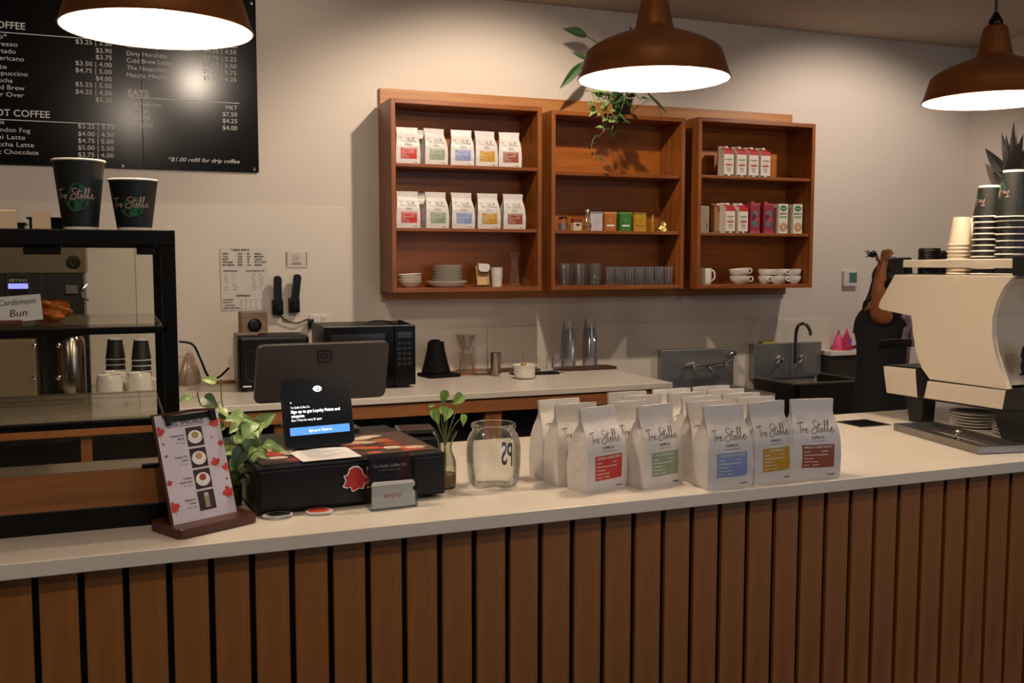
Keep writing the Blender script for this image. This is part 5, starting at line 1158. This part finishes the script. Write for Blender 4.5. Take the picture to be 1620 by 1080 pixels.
g = G(); lg = [(.0, 0), (.012, .01), (.004, .03), (.010, .045), (.004, .06), (.010, .085), (.03, .10), (.055, .095), (.065, .08), (.085, .085), (.10, .06), (.09, .04), (.10, .02), (.10, 0)]
g.prism(lg, .004, EMB, Matrix.Translation((.035, -.24, .20)) @ FRONT); g.obj('emblem', t, label='black badge on the rear')
g = G(); g.prism([(.03*math.cos(6.283*k/20), .03*math.sin(6.283*k/20)) for k in range(20)], .002, mat('olive_green_badge', '5c6a1e', .5), Matrix.Translation((.10, -.222, .13)) @ FRONT); g.obj('green_badge', t, label='olive green round badge')
# plates under the machine
SP = solo('saucer', [(0, .003), (.045, .003), (.048, 0), (.060, .003), (.077, .0085), (.079, .0105), (.075, .0105), (.045, .006), (0, .006)], WHITE, 'saucer')
for (px, py, n, lab) in ((1482, 670, 5, 'left'), (1537, 690, 5, 'right')):
    q = on(px, py, TOP)
    for i in range(n): SP((MX+.125, q.y+(-.09 if lab=='left' else -.04), TOP+.0005+.0098*i), label=f'{ORD[i]} white plate up in the {lab} stack under the espresso machine', group='white plates under the espresso machine')
# drip tray in front of machine
a = on(1415, 680, TOP); b = on(1550, 719, TOP); c = on(1618, 712, TOP)
L = (b-a).length; an = math.atan2(b.y-a.y, b.x-a.x); Wd = (c-b).length*.9
t = thing('rinse_tray', 'shallow stainless tray with a ball knob on the worktop before the espresso machine', 'tray', (b.x, b.y, TOP), an+math.pi)
H = .022
g = G(); 
for p0, p1 in (((0, 0, 0), (L, .003, H)), ((0, -Wd, 0), (L, -Wd+.003, H)), ((0, -Wd, 0), (.003, 0, H)), ((L-.003, -Wd, 0), (L, 0, H)), ((0, -Wd, 0), (L, 0, .004))): g.lo(p0, p1, STEEL)
tr = g.obj('tray', t)
for o_ in (tr,): o_.scale = (1, 1, 1)
t.rotation_euler.z = an+math.pi
G().lathe([(0, .004), (.009, .004), (.009, .018), (.005, .02), (.011, .028), (.011, .034), (.006, .039), (0, .04)], CHROME, 24).obj('knob', t, (L*.42, -Wd*.35, 0)); G().tube([(.02, -Wd*.3, .02), (L*.7, -Wd*.3, .02)], .002, CHROME, 6, False).obj('rod', t)
# cup stacks on top of the machine
def mstack(px, y, n, dz, mk, h, labf, grp, topmk=None, z=None):
    r_ = ray(px, 420); x = y; y = r_.y/r_.x*x
    for i in range(n):
        m = topmk if (topmk and i >= n-1) else mk
        m((x+.001*(i % 3), y, (z or CTZ)+h+i*dz), label=labf(i), group=grp, rot=(math.pi, 0, R(55)))
whitecup = solo('paper_cup', [(0, .006), (.024, .006), (.0255, 0), (.026, 0), (.0375, .086), (.040, .087), (.0405, .09), (.0375, .0905), (.026, .010)], mat('cream_paper_cup', 'dccab4', .55), 'cup', 32)
Gw = 'cream paper cups on the espresso machine'; Gb = 'black printed cups on the espresso machine'
mstack(1517, 2.56, 9, .0118, whitecup, .09, lambda i: f'{ORD[i]} plain cream cup up in the left paper stack on the espresso machine', Gw)
mstack(1537, 2.66, 9, .0118, whitecup, .09, lambda i: f'{ORD[i]} plain cream cup up in the half hidden paper stack on the espresso machine', Gw)
mstack(1560, 2.575, 11, .018, plainblack, .100, lambda i: f'{ORD[i]} cup up in the shorter black stack on the espresso machine', Gb, blackcup)
tallb = papercup(.137, .0475, .030, False)
mstack(1600, 2.59, 10, .0205, tallb, .137, lambda i: f'{ORD[i]} cup up in the taller black stack at the right edge', 'tall black cups on the espresso machine', bigcup)
LID = solo('takeaway_lid', [(0, .010), (.034, .010), (.036, .014), (.040, .013), (.0415, .004), (.044, .003), (.044, 0), (.041, 0)], BLACK, 'lid', 32)
for (px, y, n, lab) in ((1470, 2.56, 10, 'left'), (1484, 2.65, 9, 'right')):
    r_ = ray(px, 420); x = y; y = r_.y/r_.x*x
    for i in range(n): LID((x, y, CTZ+.0082*i), label=f'{ORD[i]} black lid up in the {lab} lid stack on the espresso machine', group='black cup lids on the espresso machine', scale=.85)

# ------------------------------------------------------------ sinks and side shelf
a = at(1051, 555, 5.36); b = at(1165, 613, 5.36); DS = mat('dull_steel', '9a9a98', .36, .8, bump=.03, bscale=20)
t = thing('hand_sink', 'stainless wall sink with a low chrome bridge faucet right of the back counter', 'sink', (a.x, WALL-.007, 0))
W = b.x-a.x; z_t = a.z; z_b = .80
G().lo((0, -.05, z_b-.02), (W, 0, z_t), DS, .004).obj('backsplash', t)
g = G(); g.lo((0, -.46, z_b-.18), (W, -.44, z_b), DS, .003); g.lo((0, -.46, z_b-.18), (.02, -.05, z_b), DS, .003); g.lo((W-.02, -.46, z_b-.18), (W, -.05, z_b), DS, .003); g.lo((0, -.46, z_b-.18), (W, -.05, z_b-.16), DS); g.tube([(-.01, -.465, z_b), (W+.01, -.465, z_b), (W+.01, -.05, z_b)], .010, DS, 8, False); g.obj('basin', t)
g = G()
for x in (.19, .43): g.tube([(x, -.05, z_t-.10), (x, -.11, z_t-.10)], .012, CHROME); g.lathe([(0, 0), (.022, 0), (.018, .03), (.01, .035), (0, .036)], CHROME, 16, (x, -.11, z_t-.105))
g.tube([(.19, -.11, z_t-.11), (.43, -.11, z_t-.09)], .012, CHROME); g.tube([(.30, -.11, z_t-.11), (.28, -.17, z_t-.12), (.26, -.24, z_t-.13)], .010, CHROME)
g.tube([(.43, -.11, z_t-.08), (.48, -.13, z_t-.05)], .010, CHROME); g.tube([(.19, -.11, z_t-.08), (.14, -.13, z_t-.085)], .014, CHROME)
g.obj('faucet', t, label='chrome bridge faucet'); G().lathe([(0, 0), (.016, 0), (.018, .02), (.01, .05), (0, .05)], CHROME, 20, X=Matrix.Rotation(R(-90), 4, 'Y')).obj('side_valve', t, (W-.005, -.07, z_t-.035))
a = at(1197, 545, 5.36); b = at(1301, 600, 5.36)
t = thing('utility_sink', 'dark stainless sink with a tall gooseneck faucet beside the person', 'sink', (a.x+.0, WALL-.007, 0))
W = at(1315, 556, 5.3).x-.012-a.x; z_t = a.z; z_b = at(1347, 602, 4.98).z
DS2 = mat('dark_steel', '38322b', .35, .8)
G().lo((0, -.06, z_b-.02), (W, 0, z_t), DS, .004).obj('backsplash', t)
G().prism([(0, 0), (-.42, 0), (-.36, .035), (-.09, .22), (0, .22)], .012, DS2, Matrix.Translation((-.012, -.03, z_b-.02)) @ XM).obj('side_splash', t) if False else None
g = G(); g.lo((0, -.50, z_b-.26), (W, -.48, z_b), DS2, .004); g.lo((0, -.50, z_b-.26), (.02, -.06, z_b), DS2, .003); g.lo((W-.02, -.50, z_b-.26), (W, -.06, z_b), DS2, .003); g.lo((0, -.50, z_b-.26), (W, -.06, z_b-.24), DS2)
g.tube([(-.0, -.50, z_b), (W, -.50, z_b), (W, -.06, z_b)], .009, STEEL, 8, False); g.tube([(0, -.50, z_b), (0, -.06, z_b)], .009, STEEL, 8, False); g.obj('basin', t)
cxs = at(1265, 560, 5.3).x-a.x
g = G(); g.tube([(cxs, -.10, z_t-.13), (cxs, -.10, z_t+.05), (cxs+.01, -.11, z_t+.115), (cxs+.045, -.13, z_t+.13), (cxs+.07, -.15, z_t+.09), (cxs+.075, -.155, z_t+.055)], .011, mat('dark_chrome', '6a6460', .2, 1), 12, k=6)
g.obj('faucet', t, label='tall gooseneck faucet')
for sx in (-.10, .08): g = G(); g.lathe([(0, 0), (.022, 0), (.018, .03), (0, .032)], CHROME, 16, X=Matrix.Rotation(R(90), 4, 'X')); g.tube([(0, -.02, 0), (-.05, -.04, -.03)], .006, CHROME); g.obj('tap_handle', t, (cxs+sx, -.06, z_t-.10))
G().lo((.05, -.055, z_t), (.16, -.005, z_t+.012), mat('yellow_sponge', 'b8a24a', .9), .003).obj('sponge', None, (a.x+.02, WALL-.007, .0), 0, 'thin tan sponge lying on top of the gooseneck sink backsplash', 'sponge')
g = G(); g.lo((3.3, 4.98, 0), (3.34, 5.0, .6), DS2); 
for x_, y_ in ((.03, -.46), (W-.05, -.46)): G().lo((x_, y_, 0), (x_+.03, y_+.03, z_b-.255), DS2).obj('leg', t)
g.bm.free()
# side shelf
a = at(1315, 556, 5.3); b = at(1364, 558, 5.3)
t = thing('side_cabinet', 'small dark cabinet with a white top left of the person', 'cabinet', (a.x, 5.30, 0)); G().lo((0, 0, a.z-.03), (.50, .145, a.z), QUARTZ, .003).obj('top', t); G().lo((.01, .02, 0), (.48, .14, a.z-.031), mat('dark_side_cabinet', '2c241c', .5), .003).obj('body', t)
zs = a.z
PK = mat('pink_soap', 'd64a78', .25); PKG = glass('pink_bottle', 'e888a4', .2, .05, .45, 'd64a78')
q = at(1326, 556, 5.38); t = thing('squeeze_bottle', 'hot pink bottle, the left one on the small white-topped cabinet', 'bottle', (q.x, 5.38, zs)); G().lathe([(0, .002), (.034, 0), (.036, .02), (.030, .06), (.016, .10), (.012, .105), (0, .106)], PK, 28).obj('body', t); G().lathe([(0, .1), (.008, .1), (.004, .135), (0, .136)], PKG, 16).obj('nozzle', t)
q = at(1339, 556, 5.345); t = thing('soap_dispenser', 'pink dish soap bottle with a purple label, the right one on the white-topped cabinet', 'bottle', (q.x, 5.345, zs)); G().lathe([(0, .002), (.030, 0), (.032, .02), (.030, .075), (.018, .10), (.012, .115), (0, .116)], PKG, 28).obj('body', t, fix=False); G().lathe([(0, .11), (.010, .11), (.010, .13), (.004, .132), (.004, .15), (0, .15)], PK, 16).obj('cap', t)
g = G(); g.blob([(.016*math.cos(6.283*k/16), .06+.020*math.sin(6.283*k/16)) for k in range(16)], mat('purple_label', '8a4aa0', .5), lambda a, b: (a, -.0325, b)); g.obj('label', t, label='purple oval label', fix=False)
G().tube([(a.x+.20, 5.36, zs+.012), (a.x+.26, 5.37, zs+.018), (a.x+.31, 5.36, zs+.010)], .012, mat('maroon_cloth', '5a1c22', .8), 8).obj('folded_cloth', label='small dark red cloth on the white-topped cabinet beside the person', cat='cloth')

# ------------------------------------------------------------ plant on the right wall
def rw(px, py, X=5.5): r = ray(px, py); return Vector((0, 0, EYE))+r*(X/r.x)
b0 = rw(1604, 292, 5.56); t = thing('wall_plant', 'dark spiky potted plant on a small bracket on the right wall behind the cup stacks', 'plant', (5.55, b0.y, b0.z-.12))
G().lathe([(0, 0), (.07, 0), (.09, .13), (.085, .13), (0, .12)], mat('tan_pot', '7a5a34', .6), 28).obj('pot', t)
G().lo((-.10, -.12, -.02), (RIGHT-5.55, .12, 0), mat('bracket_wood', '6a4626', .5), .003).obj('bracket', t)
g = G(); DKL = mat('deep_dark_leaf', '1c2416', .5, col2='2e1f18', vscale=12)
for px, py, wd_ in ((1557, 233, .08), (1583, 208, .05), (1590, 212, .05), (1602, 190, .045), (1617, 212, .06), (1570, 272, .09), (1625, 235, .09), (1608, 225, .10), (1592, 230, .09), (1640, 200, .05)):
    p1 = rw(px, py, 5.50)-Vector((5.55, b0.y, b0.z-.12)); p0 = Vector((0, 0, .12)); leafmesh(g, p0, p1-p0, (p1-p0).length, wd_, DKL, .05, (-1, -.4, .3), heart=False)
g.obj('leaves', t, fix=False)

# ------------------------------------------------------------ person
PXc, PYc = at(1398, 560, 4.02).x, 4.02
SKIN = mat('skin', 'b06a3c', .5, bump=.03); SHIRT = mat('black_shirt', '0b0a0b', .85, bump=.3, bscale=14); HAIR = mat('black_hair', '0a0808', .5, bump=.5, bscale=60, stretch=(1, 1, .15))
def skinmesh(name, nodes, edges, m, parent=None, sub=2):
    me = bpy.data.meshes.new(name); me.from_pydata([n[0] for n in nodes], edges, []); o = bpy.data.objects.new(name, me); sc.collection.objects.link(o)
    sk = o.modifiers.new('s', 'SKIN'); sk.use_smooth_shade = True
    for i, n in enumerate(nodes):
        v = me.skin_vertices[0].data[i]; r_ = n[1] if isinstance(n[1], tuple) else (n[1], n[1]); v.radius = r_; v.use_root = (i == 0)
    sb = o.modifiers.new('u', 'SUBSURF'); sb.levels = sub; sb.render_levels = sub
    dg = bpy.context.evaluated_depsgraph_get(); dg.update(); me2 = bpy.data.meshes.new_from_object(o.evaluated_get(dg)); me2.materials.clear(); me2.materials.append(m)
    for p in me2.polygons: p.use_smooth = True
    o.modifiers.clear(); o.data = me2; me2.name = name
    if parent: o.parent = parent
    return o
def pl(px, py, Y=4.0): p = at(px, py, Y); return (p.x-PXc, p.y-PYc, p.z)
t = thing('person', 'person in black T-shirt, hand raised to dark hair, standing behind the espresso machine', 'person', (PXc, PYc, 0))
elb = pl(1391, 452, 3.88); wr = pl(1395, 424, 3.93); sh = pl(1391, 503, 3.93)
hd = pl(1413, 446, 4.05)
nodes = [((0, .02, .93), (.07, .06)), ((0, .01, 1.08), (.10, .08)), ((0, 0, 1.25), (.13, .10)), ((.0, 0, 1.37), (.085, .075)), ((.02, .01, 1.42), (.05, .05)), (hd, (.07, .085)),
         ((-.02, -.06, 1.34), .055), (sh, .050), (elb, .036), (wr, .024), (pl(1397, 412, 3.95), (.036, .02)),
         ((.06, .15, 1.33), .055), ((.14, .20, 1.12), .040), ((.22, .12, .96), .030), ((.27, .08, .93), .03),
         ((-.05, -.04, .80), .04), ((-.07, -.04, .5), .04), ((-.08, -.03, .09), .03), ((.0, -.05, .04), .035), ((.05, .07, .80), .04), ((.07, .10, .5), .04), ((.06, .12, .09), .03), ((.14, .10, .04), .035)]
edges = [(0, 1), (1, 2), (2, 3), (3, 4), (4, 5), (3, 6), (6, 7), (7, 8), (8, 9), (9, 10), (3, 11), (11, 12), (12, 13), (13, 14), (0, 15), (15, 16), (16, 17), (17, 18), (0, 19), (19, 20), (20, 21), (21, 22)]
body = skinmesh('body', nodes, edges, SKIN, t)
# raised hand: palm with five fingers
hb = Vector(pl(1397, 414, 3.95))
fing = [((1396, 406), (1397, 399), (1400, 395)), ((1399, 405), (1402, 398), (1406, 394)), ((1402, 405), (1406, 399), (1411, 395)), ((1403, 408), (1408, 402), (1413, 399)), ((1392, 414), (1387, 408), (1388, 403))]
for k, fp in enumerate(fing):
    pts = [tuple(hb)]+[pl(x_, y_, 3.95-.008*k) for x_, y_ in fp]
    skinmesh('thumb' if k == 4 else 'finger', [(p, (.011, .010, .009, .0075)[i]) for i, p in enumerate(pts)], [(0, 1), (1, 2), (2, 3)], SKIN, body, 1)
# clothes
shirt = [((0, .02, .74), (.165, .14)), ((0, .01, 1.05), (.15, .115)), ((0, 0, 1.22), (.155, .125)), ((0, 0, 1.36), (.11, .10)), ((.01, .005, 1.405), (.062, .062)), ((-.02, -.06, 1.34), .075), (tuple(Vector((-.02, -.06, 1.34)).lerp(Vector(sh), .8)), .066), ((.06, .15, 1.33), .07), ((.10, .18, 1.2), .06)]
so = skinmesh('t_shirt', shirt, [(0, 1), (1, 2), (2, 3), (3, 4), (3, 5), (5, 6), (3, 7), (7, 8)], SHIRT, t)
pr_ = skinmesh('trousers', [((0, .02, .90), (.155, .125)), ((-.05, -.05, .74), .12), ((-.07, -.04, .5), .075), ((-.08, -.03, .10), .06), ((.06, .08, .74), .12), ((.07, .10, .5), .075), ((.06, .12, .10), .06)], [(0, 1), (1, 2), (2, 3), (0, 4), (4, 5), (5, 6)], SHIRT, t)
for nm, p in (('shoe', (-.04, -.04, .0)), ('shoe', (.10, .11, .0))): G().sheet(lambda u, v: (p[0]+.13*(v-.4), p[1]+.045*math.cos(u*6.283)*math.sin(math.pi*min(.98, v+.04))**.5, .045+.045*math.sin(u*6.283)*(1-.3*v)), 16, 10, MATTE).obj(nm, t)
# head details and hair
hv = Vector(hd)
g = G()
def hairf(u, v):
    a = u*6.2832; b = v*math.pi; n = 1+.05*noise.noise(Vector((math.cos(a)*4, math.sin(a)*4, b*3)))
    return (hv.x-.012+.098*n*math.sin(b)*math.cos(a), hv.y+.092*n*math.sin(b)*math.sin(a), hv.z+.012+.118*n*math.cos(b))
g.sheet(hairf, 28, 18, HAIR)
for k in range(26):
    rnd = random.Random(k); dy = rnd.uniform(-.07, .05); x0 = hv.x-.085+rnd.uniform(-.01, .05)
    g.tube([(x0+.03, hv.y+dy, hv.z+.04), (x0-.004, hv.y+dy, hv.z-.05), (x0-.012-rnd.uniform(0, .03), hv.y+dy*1.1, hv.z-.12), (x0-.02-rnd.uniform(0, .06), hv.y+dy*1.2, hv.z-.18-rnd.uniform(0, .05))], lambda u: .016*(1-u)+.003, HAIR, 6)
q = Vector(pl(1380, 401, 4.0))
for k in range(14):
    rnd = random.Random(90+k); g.tube([(q.x+.03, q.y, q.z-.012), (q.x+rnd.uniform(-.01, .01), q.y+rnd.uniform(-.02, .02), q.z+rnd.uniform(-.02, .012)), (q.x-.022+rnd.uniform(-.012, .014), q.y+rnd.uniform(-.03, .03), q.z+rnd.uniform(-.03, .022))], lambda u: .005*(1-u)+.001, HAIR, 5)
g.obj('hair', t, label='long dark hair with a loose tuft')
g = G(); g.lathe([(0, .012), (.006, .010), (.011, 0)], SKIN, 12, X=Matrix.Translation((hv.x+.083, hv.y, hv.z-.01)) @ Matrix.Rotation(R(90), 4, 'Y')); g.obj('nose', t)
g = G(); 
for s_ in (-1, 1): g.lathe([(0, .011), (.008, .007), (.011, 0)], PRINTW, 12, X=Matrix.Translation((hv.x+.068, hv.y+s_*.03, hv.z+.015)) @ Matrix.Rotation(R(90), 4, 'Y'))
g.tube([(hv.x+.072, hv.y-.022, hv.z-.048), (hv.x+.08, hv.y, hv.z-.046), (hv.x+.072, hv.y+.022, hv.z-.048)], .005, mat('lips', '8a3f38', .5)); g.obj('face', t)
# printed front of the shirt, seen in the gap of the espresso machine
PRT = mat('shirt_print', 'b79aa4', .8, col2='3a2430', vscale=16)
so.data.materials.append(PRT)
for p in so.data.polygons:
    c_ = p.center
    if c_.x > .01+.12*(1.36-c_.z) and c_.y < .06 and 1.0 < c_.z < 1.37: p.material_index = 1
